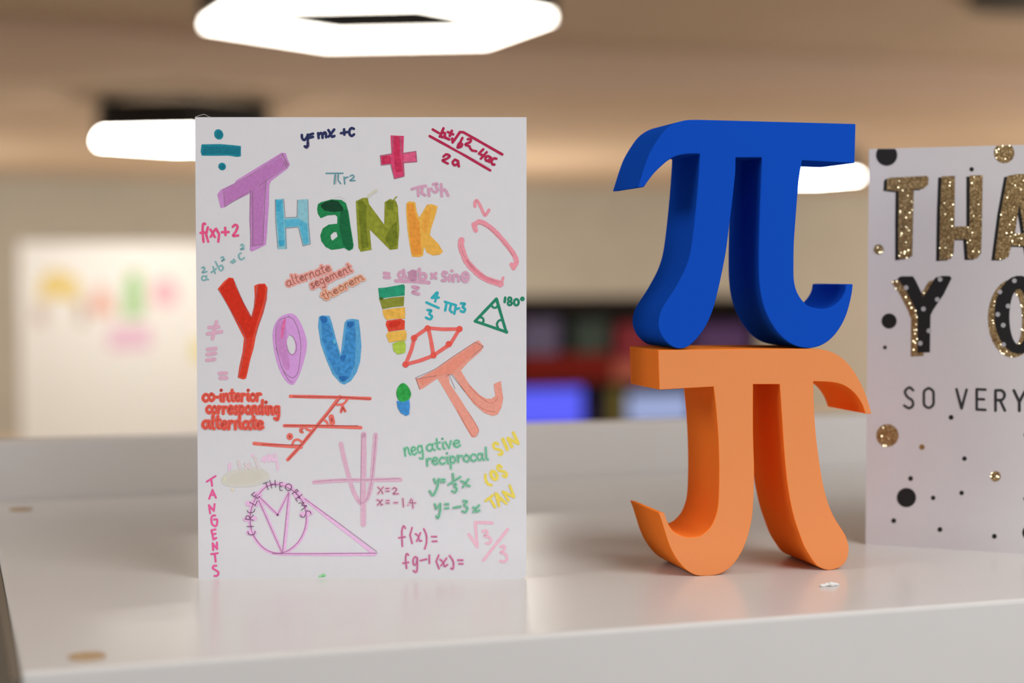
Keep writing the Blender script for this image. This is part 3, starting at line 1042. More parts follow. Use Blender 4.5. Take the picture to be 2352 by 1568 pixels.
# U
d = draw('letter', 'bright blue letter U')
b1, b2, b3 = ink((84, 156, 204), 0.15), ink((58, 134, 196), 0.3, 600), ink((38, 104, 172), 0.2)
d.poly(C, [(1310, 660), (1340, 645), (1420, 650), (1445, 720), (1490, 900), (1535, 1050), (1550, 920), (1575, 720), (1600, 690), (1650, 680), (1720, 690), (1735, 800), (1748, 960), (1735, 1120), (1700, 1230),
           (1640, 1320), (1570, 1358), (1530, 1340), (1450, 1250), (1390, 1110), (1330, 940), (1302, 760)], b1)
d.poly(C, [(1330, 665), (1400, 665), (1440, 780), (1490, 960), (1535, 1090), (1570, 960), (1600, 710), (1680, 705), (1690, 900), (1680, 1150), (1620, 1290), (1560, 1320), (1480, 1240), (1410, 1100), (1345, 900)], b2)
d.poly(C, [(1325, 660), (1385, 660), (1390, 715), (1340, 720)], b3, None, 2).poly(C, [(1610, 710), (1670, 715), (1650, 770), (1605, 760)], b3, None, 2)
d.poly(C, [(1535, 1060), (1590, 1055), (1570, 1110), (1540, 1105)], b3, None, 2).poly(C, [(1520, 1270), (1610, 1280), (1570, 1325), (1530, 1310)], b3, None, 2)
d.ell(C, (1473, 915), 18, 25, ink((86, 170, 208)))
d.done()
# alternate segement theorem
sp, sc_ = wash((228, 156, 148)), ink((150, 92, 86), 0.1)
d = draw('handwritten_words', 'salmon handwriting, alternate segement theorem')
d.text(C, 'alternate', (985, 348), (1440, 185), 52, [(34, sp), (8, sc_)])
d.text(C, 'segement', (1235, 372), (1660, 190), 52, [(34, sp), (8, sc_)])
d.text(C, 'theorem', (1362, 490), (1785, 268), 48, [(32, wash((232, 166, 138))), (7, sc_)])
d.done()
# a x b / 2 sin theta
d = draw('formula', 'mauve area formula with sin theta')
d.ss(D, [[(283, 212), (328, 218)], [(283, 252), (332, 255)], [(400, 290), (560, 292), (740, 308)]], 30, mv)
d.ring(D, (455, 228), 26, 30, 25, mv)
d.ss(D, [[(480, 180), (488, 230), (510, 252)], [(535, 205), (610, 265)], [(608, 190), (540, 265)], [(642, 168), (648, 262)], [(650, 235), (685, 212), (712, 240), (692, 272), (650, 266)],
         [(768, 218), (812, 262)], [(812, 212), (768, 262)], [(925, 205), (890, 200), (888, 232), (922, 258), (908, 285), (878, 284)], [(958, 232), (954, 288)], [(978, 186), (979, 187)], [(992, 292), (996, 232)],
         [(996, 245), (1022, 228), (1046, 250), (1046, 290)], [(575, 350), (630, 356), (610, 380), (575, 408), (636, 425)]], 25, mv)
d.ring(D, (1115, 250), 30, 46, 25, mv).s(D, [(1090, 250), (1140, 250)], 22, mv)
d.ell(D, (575, 232), 44, 58, ink((182, 134, 162)))
d.done()
# exclamation mark
d = draw('exclamation_mark', 'striped rainbow exclamation mark')
for pts, rgb in (([(218, 365), (300, 358), (480, 325), (493, 345), (490, 440), (360, 455), (230, 475)], (36, 146, 112)), ([(232, 485), (360, 462), (487, 450), (480, 550), (370, 560), (262, 582)], (130, 136, 50)),
                 ([(262, 590), (380, 572), (495, 560), (495, 680), (400, 680), (300, 692), (270, 640)], (228, 174, 76)), ([(305, 700), (450, 680), (493, 700), (490, 790), (410, 800), (325, 812), (295, 740)], (214, 70, 50)),
                 ([(300, 850), (320, 815), (410, 805), (500, 795), (512, 840), (505, 900), (420, 910), (330, 925)], (228, 178, 80)), ([(365, 935), (430, 912), (490, 905), (503, 960), (495, 1030), (420, 1048), (375, 1010)], (166, 192, 72))):
    d.poly(D, pts, ink(rgb, 0.18, 500))
d.ell(D, (250, 472), 22, 14, ink((70, 100, 40)))
d.poly(D, [(330, 720), (440, 700), (430, 750), (340, 770)], ink((198, 50, 34)), None, 2)
d.poly(FF, [(535, 240), (640, 230), (705, 215), (715, 300), (705, 420), (660, 440), (590, 400), (550, 330)], ink((62, 138, 204), 0.25, 500))
d.poly(FF, [(620, -5), (680, 30), (728, 120), (720, 190), (690, 225), (620, 250), (560, 225), (532, 130), (560, 40)], ink((46, 156, 70), 0.25, 500), None, 2)
d.done()
# 4/3 pi r^3
cy = ink((48, 166, 180))
d = draw('formula', 'turquoise sphere volume formula')
d.ss(D, [[(820, 410), (770, 465), (842, 462)], [(830, 412), (805, 502)], [(715, 512), (840, 568)], [(725, 590), (765, 595), (745, 628), (772, 655), (752, 685), (710, 668)], [(905, 505), (1018, 540)],
         [(922, 520), (908, 595)], [(968, 530), (955, 590), (978, 614)], [(1015, 560), (1002, 628)], [(1018, 580), (1052, 572)], [(1070, 522), (1110, 525), (1088, 558), (1112, 580), (1098, 610), (1068, 600)]], 25, cy)
d.done()
# triangle 180
tg = ink((34, 128, 98))
d = draw('triangle_doodle', 'green triangle marked 180 degrees')
d.ss(D, [[(1435, 475), (1215, 705), (1535, 815), (1435, 475)]], 30, tg, False)
d.ss(D, [[(1385, 540), (1400, 562), (1430, 565), (1455, 535)], [(1265, 662), (1295, 675), (1302, 705), (1285, 728)], [(1495, 690), (1460, 700), (1440, 735), (1452, 772)]], 22, tg)
d.s(D, [(1525, 462), (1520, 508)], 26, tg).ring(D, (1572, 480), 17, 20, 22, tg).ring(D, (1572, 522), 20, 18, 22, tg).ring(D, (1640, 510), 24, 32, 24, tg).ell(D, (1702, 475), 24, 24, tg)
d.ell(D, (1435, 478), 16, 16, tg).ell(D, (1538, 815), 18, 18, tg)
d.done()
# red polygon net
rn, rn2 = ink((226, 106, 100), 0.06), ink((216, 84, 74), 0.06)
d = draw('polygon_doodle', 'coral red polygon with dotted corners')
d.ss(D, [[(727, 775), (890, 788), (1055, 785)], [(1055, 785), (955, 950)], [(960, 940), (790, 1055)], [(790, 1058), (650, 1110), (500, 1150)], [(500, 1150), (560, 1000), (590, 880)], [(590, 870), (727, 775)], [(735, 775), (765, 920), (785, 1050)]], 38, rn, False)
for c in ((727, 778), (1055, 785), (945, 940), (788, 1055), (500, 1150), (588, 878)):
    d.ell(D, c, 32, 32, rn2)
d.done()
# big pi
bp, bp2 = ink((230, 152, 136), 0.06), ink((224, 140, 122), 0.06)
d = draw('pi_doodle', 'large tilted salmon pi symbol')
d.poly(D, [(598, 1290), (640, 1290), (820, 1190), (1000, 1060), (1200, 925), (1250, 900), (1305, 965), (1280, 1010), (1150, 1120), (1065, 1215), (980, 1255), (820, 1300), (680, 1395), (645, 1412)], bp)
d.poly(PX, [(1003, 866), (1030, 858), (1032.6, 880), (1058, 917.4), (1099, 983.7), (1100.6, 988.8), (1092, 1002.4), (1083.6, 1004), (1066.6, 975), (1041, 929.3), (1012, 880)], bp)
d.poly(PX, [(1037, 854), (1057.7, 849), (1070, 870.2), (1078.5, 883.4), (1102.3, 907.2), (1116, 914.9), (1127.8, 915.7), (1138, 908.9), (1134.6, 886.8), (1134.7, 881.3), (1150.4, 874.6), (1153.7, 901.4),
            (1155.9, 914), (1151.6, 936), (1143, 951.4), (1131, 954.8), (1112.5, 948), (1088.7, 927.6), (1066.6, 898.7)], bp)
d.poly(D, [(630, 1300), (830, 1205), (1020, 1075), (1230, 930), (1280, 970), (1120, 1110), (980, 1240), (820, 1270), (670, 1370)], bp2)
d.ss(D, [[(600, 1288), (800, 1200), (1000, 1060), (1220, 920), (1300, 965), (1180, 1070)], [(645, 1400), (610, 1300), (820, 1265)], [(915, 1275), (945, 1250), (1010, 1400)], [(970, 1250), (1110, 1430)]], 4, pencil, False)
d.ss(FF, [[(1355, 360), (1560, 710), (1640, 625), (1500, 380)], [(1500, 10), (1640, 160), (1800, 265), (1880, 230), (1900, 170)], [(1400, 30), (1560, 225), (1700, 345), (1870, 385)]], 4.5, ink((190, 112, 100)))
d.done()
# not equal, identical, equal
eq_ = wash((208, 166, 188))
d = draw('equality_signs', 'column of mauve equality signs')
d.ss(C, [[(180, 770), (280, 762)], [(165, 835), (310, 812)], [(258, 710), (215, 885)], [(165, 995), (250, 985)], [(162, 1048), (245, 1033)], [(157, 1106), (235, 1095)], [(287, 1242), (358, 1238)],
         [(295, 1290), (362, 1288)]], 31, eq_)
d.done()
# co-interior corresponding alternate
cr, cr2 = ink((226, 96, 82), 0.08), ink((196, 72, 64), 0.1)
d = draw('handwritten_words', 'red handwriting, co-interior corresponding alternate')
d.text(E, 'co-interior', (150, 238), (945, 232), 92, [(46, cr), (10, cr2)])
d.text(E, 'corr', (200, 400), (480, 405), 88, [(46, cr), (10, cr2)])
d.text(E, 'esponding', (490, 408), (1200, 412), 100, [(46, cr), (10, cr2)])
d.text(E, 'alternate', (150, 605), (980, 612), 98, [(47, cr), (10, cr2)])
d.done()
# parallel lines diagram
pl = ink((228, 112, 102), 0.06)
d = draw('angle_diagram', 'red parallel lines cut by a slanting line, angles A to D')
d.ss(E, [[(1335, 175), (2000, 190), (2410, 206)], [(1255, 572), (1700, 578), (2285, 598)], [(845, 812), (1160, 838), (1480, 862)], [(2005, 180), (1830, 410), (1680, 590), (1480, 840), (1300, 1030)]], 47, pl, False)
d.ss(E, [[(1965, 290), (2050, 278), (2105, 215)], [(1785, 492), (1825, 520), (1842, 560)], [(1535, 590), (1565, 625), (1630, 640)], [(1362, 830), (1385, 775), (1440, 760), (1500, 800)]], 32, pl, True)
d.ss(E, [[(2020, 385), (2040, 310), (2075, 375)], [(2025, 350), (2055, 350)]], 36, pl, False)
d.s(E, [(1888, 455), (1902, 530)], 75, pl).ell(E, (1328, 718), 44, 48, pl)
d.s(E, [(1500, 610), (1475, 620), (1472, 650), (1500, 660)], 34, pl)
d.ss(E, [[(1370, 180), (2000, 185), (2420, 212)], [(1260, 570), (2250, 572)], [(950, 825), (1470, 832)], [(2025, 185), (1850, 400), (1660, 620), (1310, 1030)], [(2025, 375), (2042, 315), (2070, 370)], [(2030, 350), (2058, 345)],
         [(1885, 470), (1890, 520), (1910, 505), (1888, 492), (1905, 478), (1885, 470)], [(1320, 700), (1322, 735), (1345, 720), (1320, 700)], [(1500, 620), (1480, 635), (1500, 655)]], 8, ink((168, 66, 64)), False)
d.done()
# parabola
pb, pb2 = wash((206, 168, 190)), ink((176, 132, 160))
d = draw('graph_doodle', 'mauve parabola on axes')
d.s(PX, [(783, 1019), (791, 1055), (801, 1093), (812, 1128), (826, 1152), (835, 1154), (846, 1138), (853, 1108), (858, 1060), (863, 998)], 8.5, pb)
d.s(PX, [(835.5, 997), (835, 1100), (834.5, 1204)], 10, pb, True).s(PX, [(721.5, 1107), (780, 1103), (845, 1102), (920, 1101)], 7.5, pb)
d.ss(PX, [[(722, 1106), (780, 1101.5), (845, 1101.5), (918, 1098.5)], [(863.5, 998), (858.5, 1060), (853, 1108), (844, 1142), (833, 1155), (822, 1148)], [(831, 1000), (829, 1100), (828, 1160)]], 1.4, pb2)
d.ell(PX, (835.5, 999), 5, 6, ink((186, 148, 172)))
d.done()
# x = 2, x = -1.4
xh, xp = wash((216, 178, 196)), ink((140, 84, 112))
d = draw('formula', 'plum solutions x = 2 and x = -1.4')
st = [[(280, 222), (320, 262), (345, 305)], [(350, 222), (315, 265), (280, 308)], [(388, 240), (428, 238)], [(388, 275), (428, 275)], [(475, 245), (500, 230), (528, 252), (505, 288), (485, 312), (550, 310)],
      [(268, 390), (305, 410), (320, 455), (342, 452)], [(338, 392), (300, 430), (275, 460)], [(390, 402), (428, 400)], [(390, 433), (428, 433)], [(495, 430), (540, 428)], [(612, 375), (622, 482)], [(682, 460), (683, 461)],
      [(725, 380), (700, 430), (780, 432)], [(738, 392), (748, 498)]]
d.ss(HH, st, 29, xh).ss(HH, st, 9, xp)
d.done()
# faint pink scribble and smudge
d = draw('smudge', 'faint yellowish smudge')
d.poly(E, [(400, 1330), (430, 1240), (520, 1190), (680, 1150), (860, 1130), (1000, 1180), (1060, 1260), (980, 1330), (850, 1390), (640, 1400), (480, 1390)], ink((198, 197, 190), 0.02, 150), None, 3)
d.poly(E, [(500, 1320), (560, 1230), (720, 1190), (880, 1190), (960, 1260), (860, 1330), (680, 1360), (560, 1360)], ink((197, 195, 184), 0.03, 150), None, 3)
d.ell(E, (445, 1300), 26, 36, ink((200, 202, 184)))
d.done()
fp, fp2 = ink((224, 190, 214), 0.04), ink((208, 196, 200), 0.03)
d = draw('handwritten_words', 'faint pink rubbed-out function note')
d.ss(E, [[(945, 1045), (985, 990), (990, 1060)], [(985, 1050), (1040, 965), (1050, 1055)], [(1050, 1050), (1085, 970), (1100, 1050)], [(1130, 955), (1150, 1060), (1170, 1165)], [(1085, 1000), (1120, 1040), (1140, 1010)]], 34, fp, False)
d.s(E, [(515, 1090), (510, 1160)], 42, fp).ell(E, (825, 975), 24, 22, fp)
d.ss(E, [[(635, 1045), (640, 1095), (660, 1145)], [(855, 1000), (880, 1070), (905, 1150)], [(720, 1085), (790, 1150)], [(790, 1080), (735, 1150)]], 34, fp2)
d.s(G, [(545, 255), (548, 257)], 36, ink((230, 212, 180)))
d.done()
# TANGENTS
tn = ink((226, 92, 152))
d = draw('handwritten_words', 'pink vertical word TANGENTS')
d.ss(G, [[(202, 150), (320, 75)], [(262, 112), (275, 205)], [(235, 378), (280, 258), (325, 365)], [(250, 330), (312, 322)], [(248, 572), (233, 462), (298, 540), (308, 448)], [(322, 785), (265, 798), (280, 855), (292, 920), (332, 898)],
         [(282, 852), (322, 842)], [(290, 1062), (282, 970), (342, 1048), (340, 958)], [(262, 1115), (350, 1103)], [(310, 1110), (322, 1215)]], 26, tn, False)
d.ss(G, [[(318, 600), (278, 605), (265, 660), (280, 720), (325, 742), (342, 700), (340, 652), (300, 655)], [(332, 1268), (295, 1272), (285, 1305), (325, 1330), (360, 1360), (345, 1400), (305, 1405)]], 26, tn)
d.done()
# circle theorems
ch, cp_, cl = wash((224, 178, 218)), ink((156, 104, 146), 0.1), ink((104, 66, 98), 0.1)
d = draw('circle_diagram', 'orchid circle and tangent lettered CIRCLE THEOREMS')
cpts = [(785, 700), (790, 560), (840, 400), (920, 290), (1010, 210), (1120, 185), (1230, 205), (1340, 260), (1440, 350), (1505, 470), (1532, 620), (1512, 780), (1440, 930), (1330, 1040), (1210, 1098), (1080, 1090), (960, 1030), (870, 930), (808, 820), (785, 700)]
off = [(x + 8 * (x - 1155) / 375, y + 8 * (y - 640) / 460) for x, y in cpts]
d.s(G, off, 36, ch)
lines = [[(890, 345), (1150, 590)], [(1150, 590), (1300, 290)], [(890, 370), (1050, 730), (1215, 1110)], [(1232, 1100), (1275, 650), (1300, 300)], [(1200, 1115), (1800, 1118), (2440, 1118)], [(2445, 1115), (1950, 730), (1510, 380)]]
d.ss(G, lines, 34, ch, False)
d.ell(G, (880, 335), 60, 52, ch).ell(G, (1420, 330), 90, 50, ch, 0.75)
d.ss(G, [[(720, 650), (840, 640)], [(750, 440), (870, 450)], [(1470, 590), (1590, 560)], [(760, 830), (840, 830)], [(1180, 180), (1330, 215)]], 50, ch)
d.s(G, cpts, 8, cp_)
d.ss(G, [[(900, 345), (1150, 588)], [(1150, 588), (1300, 290)], [(895, 390), (1212, 1105)], [(1215, 1100), (1300, 295)], [(1080, 1108), (1700, 1108), (2480, 1100)], [(2470, 1080), (1950, 690), (1510, 375)]], 7, cp_, False)
d.ell(G, (1150, 590), 14, 14, cl)
d.ss(G, [[(955, 175), (1028, 150)], [(992, 165), (1025, 255)], [(1045, 130), (1072, 235)], [(1115, 128), (1125, 225)], [(1060, 186), (1120, 182)], [(1215, 162), (1175, 165), (1182, 262), (1215, 266)], [(1178, 212), (1205, 210)],
         [(1345, 312), (1405, 250), (1425, 272), (1385, 295)], [(1385, 292), (1440, 345)], [(1475, 318), (1440, 350), (1390, 375), (1412, 415)], [(1418, 348), (1445, 372)], [(1430, 435), (1500, 425), (1470, 465), (1540, 470), (1465, 530)],
         [(740, 745), (830, 745)], [(720, 648), (830, 660)], [(775, 420), (852, 465), (880, 405)], [(842, 288), (800, 322), (880, 370), (912, 345)], [(840, 348), (868, 320)]], 9, cl, False)
d.ring(G, (1295, 222), 40, 45, 9, cl)
d.ss(G, [[(1595, 575), (1580, 545), (1540, 540), (1520, 590), (1500, 620), (1465, 615), (1460, 590)], [(755, 812), (765, 845), (800, 855), (838, 845), (850, 808)], [(726, 640), (735, 605), (770, 608), (782, 640), (828, 592)],
         [(745, 530), (758, 555), (800, 562), (838, 545), (846, 512)]], 9, cl)
d.done()
# negative reciprocal and its lines
ng, ng2 = wash((134, 196, 168)), ink((92, 156, 126), 0.1)
d = draw('handwritten_words', 'mint handwriting, negative reciprocal with two equations')
d.text(FF, 'neg', (645, 982), (910, 935), 105, [(27, ng), (9, ng2)])
d.text(FF, 'ative', (940, 920), (1410, 850), 90, [(27, ng), (9, ng2)])
d.text(FF, 'reciprocal', (940, 1108), (1780, 1022), 90, [(27, ng), (9, ng2)])
st = [[(1028, 112), (1050, 168), (1092, 118)], [(1098, 112), (1075, 210), (1045, 290), (1012, 330), (970, 272)], [(1125, 122), (1170, 118)], [(1128, 150), (1170, 148)], [(1280, 42), (1290, 140)], [(1222, 188), (1300, 135), (1382, 82)],
      [(1290, 175), (1325, 182), (1300, 212), (1332, 240), (1312, 288), (1270, 272)], [(1392, 140), (1440, 160), (1470, 195), (1505, 205)], [(1490, 115), (1450, 165), (1415, 220)],
      [(1040, 445), (1058, 510), (1108, 455)], [(1112, 440), (1110, 540), (1085, 632), (1062, 605)], [(1178, 448), (1222, 446)], [(1178, 502), (1222, 498)], [(1292, 495), (1385, 478)],
      [(1420, 402), (1470, 412), (1432, 455), (1475, 500), (1450, 552), (1408, 540)], [(1552, 490), (1580, 500), (1590, 545), (1635, 530)], [(1630, 462), (1590, 505), (1555, 550)]]
d.ss(HH, st, 26, ng).ss(HH, st, 8, ng2)
d.done()
# SIN COS TAN
ye = wash((228, 206, 92))
d = draw('handwritten_words', 'yellow words SIN COS TAN')
d.ss(FF, [[(1905, 822), (1870, 802), (1842, 835), (1860, 878), (1930, 900), (1962, 935), (1945, 960), (1918, 960)], [(1950, 1132), (1918, 1105), (1898, 1135), (1920, 1175), (1990, 1195), (2022, 1230), (2005, 1262), (1970, 1245)],
          [(1735, 1235), (1738, 1300), (1770, 1360), (1815, 1372)]], 31, ye, True)
d.ss(FF, [[(1968, 752), (2030, 892)], [(2092, 855), (2038, 742), (2175, 812), (2112, 668)]], 36, ye, False)
d.ring(FF, (1850, 1242), 36, 58, 36, ye, -0.45)
d.ss(HH, [[(1718, 405), (1815, 330)], [(1768, 370), (1842, 488)], [(1895, 470), (1852, 305), (1990, 440)], [(1875, 405), (1935, 385)], [(2020, 398), (1945, 282), (2095, 352), (2038, 202)]], 29, ye, False)
d.done()
# f(x)= fg-1(x)=
fh, fh2 = wash((214, 150, 182)), ink((172, 88, 130), 0.1)
d = draw('formula', 'purple pink functions f(x) and fg-1(x)')
st = [[(645, 770), (622, 740), (602, 790), (600, 890), (606, 1010)], [(560, 898), (640, 885)], [(736, 762), (708, 860), (736, 970)], [(782, 845), (818, 875), (832, 935), (862, 935)], [(846, 832), (822, 890), (798, 942)],
      [(892, 778), (925, 860), (928, 955), (905, 1045)], [(996, 882), (1060, 882)], [(1006, 945), (1066, 943)], [(688, 1125), (662, 1112), (650, 1180), (662, 1302)], [(615, 1235), (690, 1225)],
      [(805, 1165), (775, 1150), (750, 1195), (758, 1255), (790, 1245), (805, 1170)], [(806, 1165), (802, 1320), (780, 1355), (755, 1335)], [(848, 1200), (930, 1182)], [(966, 1130), (966, 1235)],
      [(1092, 1128), (1058, 1210), (1095, 1308)], [(1112, 1188), (1150, 1222), (1170, 1278), (1208, 1255)], [(1195, 1170), (1160, 1220), (1122, 1268)], [(1236, 1135), (1285, 1215), (1282, 1308), (1255, 1303)],
      [(1346, 1195), (1410, 1195)], [(1362, 1243), (1412, 1243)]]
d.ss(HH, st, 25, fh).ss(HH, st, 10, fh2)
d.done()
# root 3 over 3
pk4 = wash((238, 182, 200))
d = draw('formula', 'baby pink root three over three')
d.ss(HH, [[(1492, 852), (1605, 1018), (1578, 692), (1805, 700)], [(2010, 785), (1685, 1200)]], 33, pk4, False)
d.ss(HH, [[(1675, 812), (1725, 802), (1738, 838), (1700, 872), (1765, 890), (1788, 940), (1765, 970), (1725, 972)], [(1915, 1018), (1955, 1005), (1972, 1045), (1918, 1095), (1980, 1115), (2000, 1180), (1960, 1218), (1915, 1208)]], 30, pk4)
d.done()
d = draw('smudge', 'small green smudge at the bottom edge')
d.poly(G, [(1690, 1425), (1700, 1400), (1735, 1385), (1760, 1370), (1785, 1385), (1795, 1405), (1770, 1418)], ink((150, 206, 158), 0.1), None, 2)
d.poly(G, [(1735, 1415), (1752, 1400), (1775, 1408), (1768, 1420)], ink((100, 184, 116), 0.1), None, 2)
d.done()

# ------------------------------------------------------------------ printed card with gold glitter letters
a2, b2_ = at_z(1988, 1250, SHELF_TOP), at_z(2352, 1271.5, SHELF_TOP)
dv = b2_ - a2
ANG2 = math.atan2(dv.y, dv.x)
P2 = Plane(a2, ANG2)
card2 = tag(empty('greeting_card', a2, ANG2), 'white folded card with gold glitter THANK YOU lettering and polka dots, right edge', 'card', 'thank-you cards')
h2_ = P2.uv(1997, 342)[1]
w2_ = h2_ * 0.72
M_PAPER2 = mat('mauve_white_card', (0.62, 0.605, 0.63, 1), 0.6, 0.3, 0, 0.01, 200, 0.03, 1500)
o = panel('front_panel', w2_, h2_, 0.0006, card2, 0, 0.0, 0.0, M_PAPER2)
o = panel('back_panel', w2_, h2_, 0.0006, card2, math.radians(30), 0.0, 0.0, M_PAPER2)
o.location = (0.0002, 0.0008, 0)
R3 = (1960, 300, 3.135)
R4 = (1960, 800, 3.015)

mg, nt, pr = new_mat('gold_glitter')
tcn = nt.nodes.new('ShaderNodeTexCoord')
vo = nt.nodes.new('ShaderNodeTexVoronoi')
vo.inputs['Scale'].default_value = 2600
nt.links.new(tcn.outputs['Object'], vo.inputs['Vector'])
sp_ = nt.nodes.new('ShaderNodeSeparateColor')
nt.links.new(vo.outputs['Color'], sp_.inputs[0])
rp_ = nt.nodes.new('ShaderNodeValToRGB')
cr_ = rp_.color_ramp
cr_.elements[0].position, cr_.elements[0].color = 0.0, (0.20, 0.125, 0.05, 1)
cr_.elements[1].position, cr_.elements[1].color = 1.0, (0.60, 0.47, 0.25, 1)
e_ = cr_.elements.new(0.45)
e_.color = (0.34, 0.23, 0.10, 1)
e_ = cr_.elements.new(0.85)
e_.color = (0.46, 0.33, 0.16, 1)
nt.links.new(sp_.outputs[0], rp_.inputs['Fac'])
nt.links.new(rp_.outputs['Color'], pr.inputs['Base Color'])
pr.inputs['Metallic'].default_value = 0.55
pr.inputs['Roughness'].default_value = 0.32
vs_ = nt.nodes.new('ShaderNodeVectorMath')
vs_.operation = 'SUBTRACT'
vs_.inputs[1].default_value = (0.5, 0.5, 0.5)
nt.links.new(vo.outputs['Color'], vs_.inputs[0])
sc2 = nt.nodes.new('ShaderNodeVectorMath')
sc2.operation = 'SCALE'
sc2.inputs['Scale'].default_value = 0.55
nt.links.new(vs_.outputs[0], sc2.inputs[0])
ge = nt.nodes.new('ShaderNodeNewGeometry')
ad = nt.nodes.new('ShaderNodeVectorMath')
nt.links.new(ge.outputs['Normal'], ad.inputs[0])
nt.links.new(sc2.outputs[0], ad.inputs[1])
nm_ = nt.nodes.new('ShaderNodeVectorMath')
nm_.operation = 'NORMALIZE'
nt.links.new(ad.outputs[0], nm_.inputs[0])
nt.links.new(nm_.outputs[0], pr.inputs['Normal'])
M_GOLD = mg
M_BLK = mat('black_print', (0.012, 0.012, 0.013, 1), 0.6, 0.3)
M_DOTW = mat('white_dots', (0.42, 0.42, 0.44, 1), 0.7, 0.2)
M_GREYT = mat('grey_print', (0.035, 0.036, 0.038, 1), 0.7, 0.2)
M_SPK = mat('glitter_fleck', (1.0, 0.90, 0.62, 1), 0.12, 0.5, 1.0)
LAMP_NEAR = Vector((0.6, -0.25, 2.24))



def draw2(name, label=None):
    return Ink(name, P2, card2, label)


def shift(pts, dx, dy):
    return [(x + dx, y + dy) for x, y in pts]


def inside(pt, poly):
    x, y = pt
    c = False
    for i in range(len(poly)):
        x1, y1 = poly[i]
        x2, y2 = poly[i - 1]
        if (y1 > y) != (y2 > y) and x < (x2 - x1) * (y - y1) / (y2 - y1) + x1:
            c = not c
    return c


def sparkle(d, fr, poly, n, hole=None, r=4.4, over=None):
    xs, ys = [p_[0] for p_ in poly], [p_[1] for p_ in poly]
    k = 0
    for _ in range(n * 12):
        q_ = (random.uniform(min(xs), max(xs)), random.uniform(min(ys), max(ys)))
        if inside(q_, poly) and not (hole and inside(q_, hole)) and not (over and inside(q_, over) and not (hole and inside(q_, O2H))):
            d.fleck(fr, q_, r, M_SPK)
            k += 1
            if k >= n:
                break


T2 = [(245, 350), (260, 338), (400, 332), (530, 325), (542, 340), (538, 390), (500, 420), (436, 420), (430, 700), (425, 900), (400, 915), (325, 925), (325, 640), (328, 435), (280, 430), (240, 425)]
H2 = [(635, 328), (732, 325), (728, 690), (838, 688), (838, 322), (932, 320), (926, 700), (920, 880), (890, 920), (825, 922), (815, 780), (728, 780), (722, 880), (700, 925), (620, 930), (625, 600)]
A2 = [(1110, 325), (1180, 312), (1270, 312), (1300, 500), (1350, 905), (1262, 912), (1245, 830), (1138, 826), (1118, 905), (1090, 925), (1018, 925), (1060, 600)]
A2H = [(1165, 740), (1195, 520), (1232, 738)]
N2 = [(1430, 320), (1515, 316), (1600, 640), (1600, 312), (1690, 310), (1690, 905), (1605, 908), (1520, 590), (1520, 910), (1430, 914)]
K2 = [(1780, 312), (1870, 310), (1870, 560), (1970, 305), (2070, 304), (1955, 590), (2085, 900), (1985, 904), (1885, 660), (1870, 700), (1870, 908), (1780, 912)]
for ch_, pts, hole in (('T', T2, None), ('H', H2, None), ('A', A2, A2H), ('N', N2, None), ('K', K2, None)):
    d = draw2('letter', 'gold glitter letter %s with black shadow' % ch_)
    d.poly(R3, shift(pts, -24, 9), M_BLK, shift(hole, -24, 9) if hole else None)
    d.poly(R3, pts, M_GOLD, hole)
    sparkle(d, R3, shift(pts, -6, 2), 24, hole)
    d.done()
Y2 = [(318, 1062), (345, 1048), (430, 1048), (450, 1080), (505, 1195), (590, 1058), (640, 1045), (695, 1046), (708, 1062), (650, 1180), (575, 1290), (556, 1330), (552, 1595), (460, 1600), (462, 1330), (440, 1270), (380, 1150)]


def ring_pts(cx, cy_, rx, ry, n=30):
    return [(cx + rx * math.cos(i * 2 * math.pi / n), cy_ + ry * math.sin(i * 2 * math.pi / n)) for i in range(n)]


O2, O2H = ring_pts(1195, 1325, 180, 282), ring_pts(1190, 1340, 66, 200)
U2 = [(1490, 1040), (1590, 1038), (1595, 1450), (1640, 1510), (1690, 1500), (1715, 1440), (1715, 1034), (1815, 1032), (1815, 1460), (1770, 1570), (1660, 1610), (1550, 1590), (1495, 1490)]
for ch_, pts, hole, dots in (('Y', Y2, None, ((380, 1130), (625, 1070), (605, 1215), (505, 1283), (482, 1530), (545, 1440))),
                             ('O', O2, O2H, ((1160, 1080), (1055, 1160), (1040, 1322), (1080, 1400), (1082, 1540), (1300, 1150), (1320, 1330), (1290, 1500), (1115, 1262))),
                             ('U', U2, None, ((1540, 1100), (1530, 1250), (1560, 1400), (1600, 1540), (1700, 1550), (1760, 1400), (1770, 1200), (1755, 1080)))):
    d = draw2('letter', 'black polka-dot letter %s with gold glitter shadow' % ch_)
    g_ = shift(pts, -46, 26)
    d.poly(R3, g_, M_GOLD, shift(hole, -40, 22) if hole else None)
    sparkle(d, R3, g_, 20, shift(hole, -40, 22) if hole else None, 4.4, pts)
    d.poly(R3, pts, M_BLK, hole)
    for c in dots:
        d.ell(R3, c, 17, 17, M_DOTW)
    d.done()
d = draw2('printed_words', 'thin grey capitals SO VERY MUCH')
so = [[(415, 290), (388, 270), (358, 298), (375, 335), (408, 360), (412, 395), (385, 413), (352, 395)], [(522, 274), (492, 295), (489, 342), (492, 390), (522, 411), (552, 390), (556, 342), (552, 295), (522, 274)],
      [(1015, 355), (1050, 430)]]
st = [[(715, 282), (750, 415), (785, 285)], [(915, 285), (855, 282), (855, 422), (915, 425)], [(855, 350), (905, 352)], [(985, 430), (985, 290)], [(1112, 290), (1150, 370), (1190, 295)], [(1150, 370), (1150, 432)]]
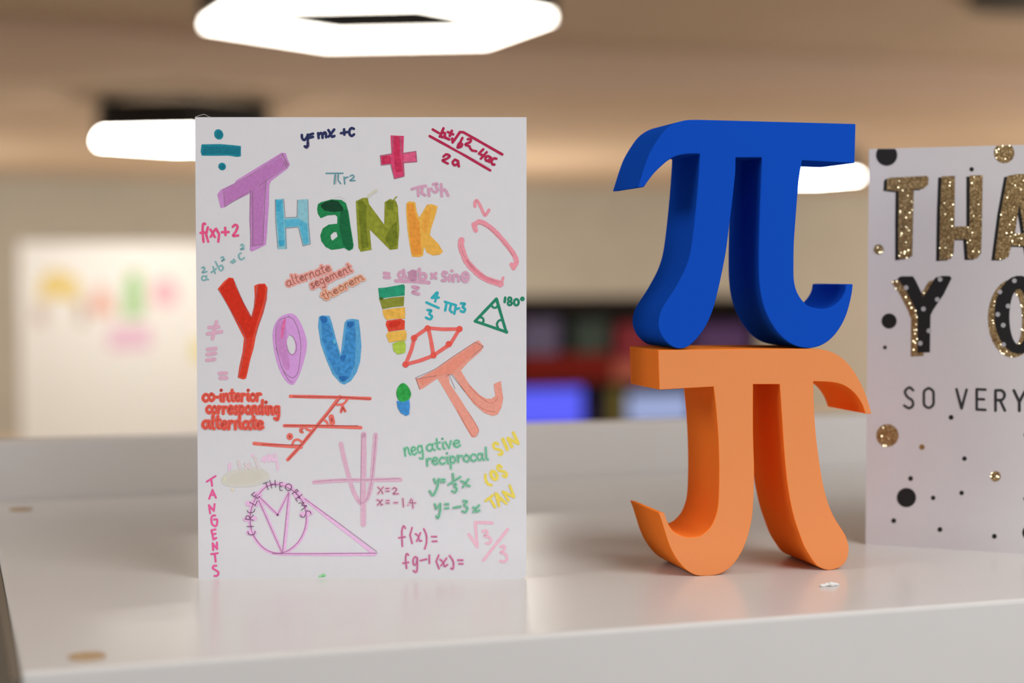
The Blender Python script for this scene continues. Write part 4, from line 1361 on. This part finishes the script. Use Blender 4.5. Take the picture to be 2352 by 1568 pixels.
st += [[(1390, 440), (1390, 300), (1430, 390), (1470, 300), (1470, 440)], [(1580, 305), (1580, 420), (1620, 442), (1660, 420), (1660, 305)], [(1890, 310), (1890, 450)], [(1965, 312), (1965, 452)], [(1890, 380), (1965, 382)]]
d.ss(R4, so[:2], 20, M_GREYT, True).ss(R4, so[2:], 20, M_GREYT).ss(R4, st, 20, M_GREYT, False)
d.s(R4, [(985, 290), (1030, 292), (1048, 322), (1030, 355), (985, 355)], 20, M_GREYT)
d.s(R4, [(1840, 330), (1800, 310), (1765, 340), (1765, 410), (1800, 445), (1840, 425)], 20, M_GREYT)
d.done()
for fr, c, r, m_ in ((R3, (852, 278), 16, M_BLK), (R3, (258, 1370), 55, M_BLK), (R3, (228, 1560), 14, M_BLK), (R4, (677, 477), 17, M_BLK), (R4, (770, 762), 16, M_BLK),
                     (R4, (397, 900), 17, M_BLK), (R4, (368, 1032), 67, M_BLK), (R4, (553, 1034), 16, M_BLK), (R4, (750, 1000), 16, M_BLK), (R4, (280, 1192), 17, M_BLK), (R4, (600, 1253), 17, M_BLK),
                     (R4, (977, 1300), 17, M_BLK), (R4, (1225, 1275), 55, M_BLK), (R4, (1190, 1040), 13, M_BLK), (R4, (1192, 598), 13, M_BLK),
                     (R3, (182, 855), 36, M_GOLD), (R4, (236, 602), 78, M_GOLD), (R4, (475, 682), 20, M_GOLD), (R4, (985, 885), 36, M_GOLD)):
    d = draw2('printed_dot', ('gold glitter dot' if m_ is M_GOLD else 'black dot'))
    d.ell(fr, c, r, r, m_)
    if m_ is M_GOLD and r > 30:
        sparkle(d, fr, ring_pts(c[0], c[1], r, r), 5)
    d.done()
# two dots cut by the card's top edge
for c, r, m_ in (((240, 176), 77, M_BLK), ((1086, 160), 74, M_GOLD)):
    d = draw2('printed_dot', ('gold glitter dot' if m_ is M_GOLD else 'black dot') + ' cut by the top edge')
    top = 134 - 0.027 * (c[0] - 110)
    pts = [(x, max(y, top)) for x, y in ring_pts(c[0], c[1], r, r, 40)]
    d.poly(R3, pts, m_)
    if m_ is M_GOLD:
        sparkle(d, R3, pts, 8)
    d.done()
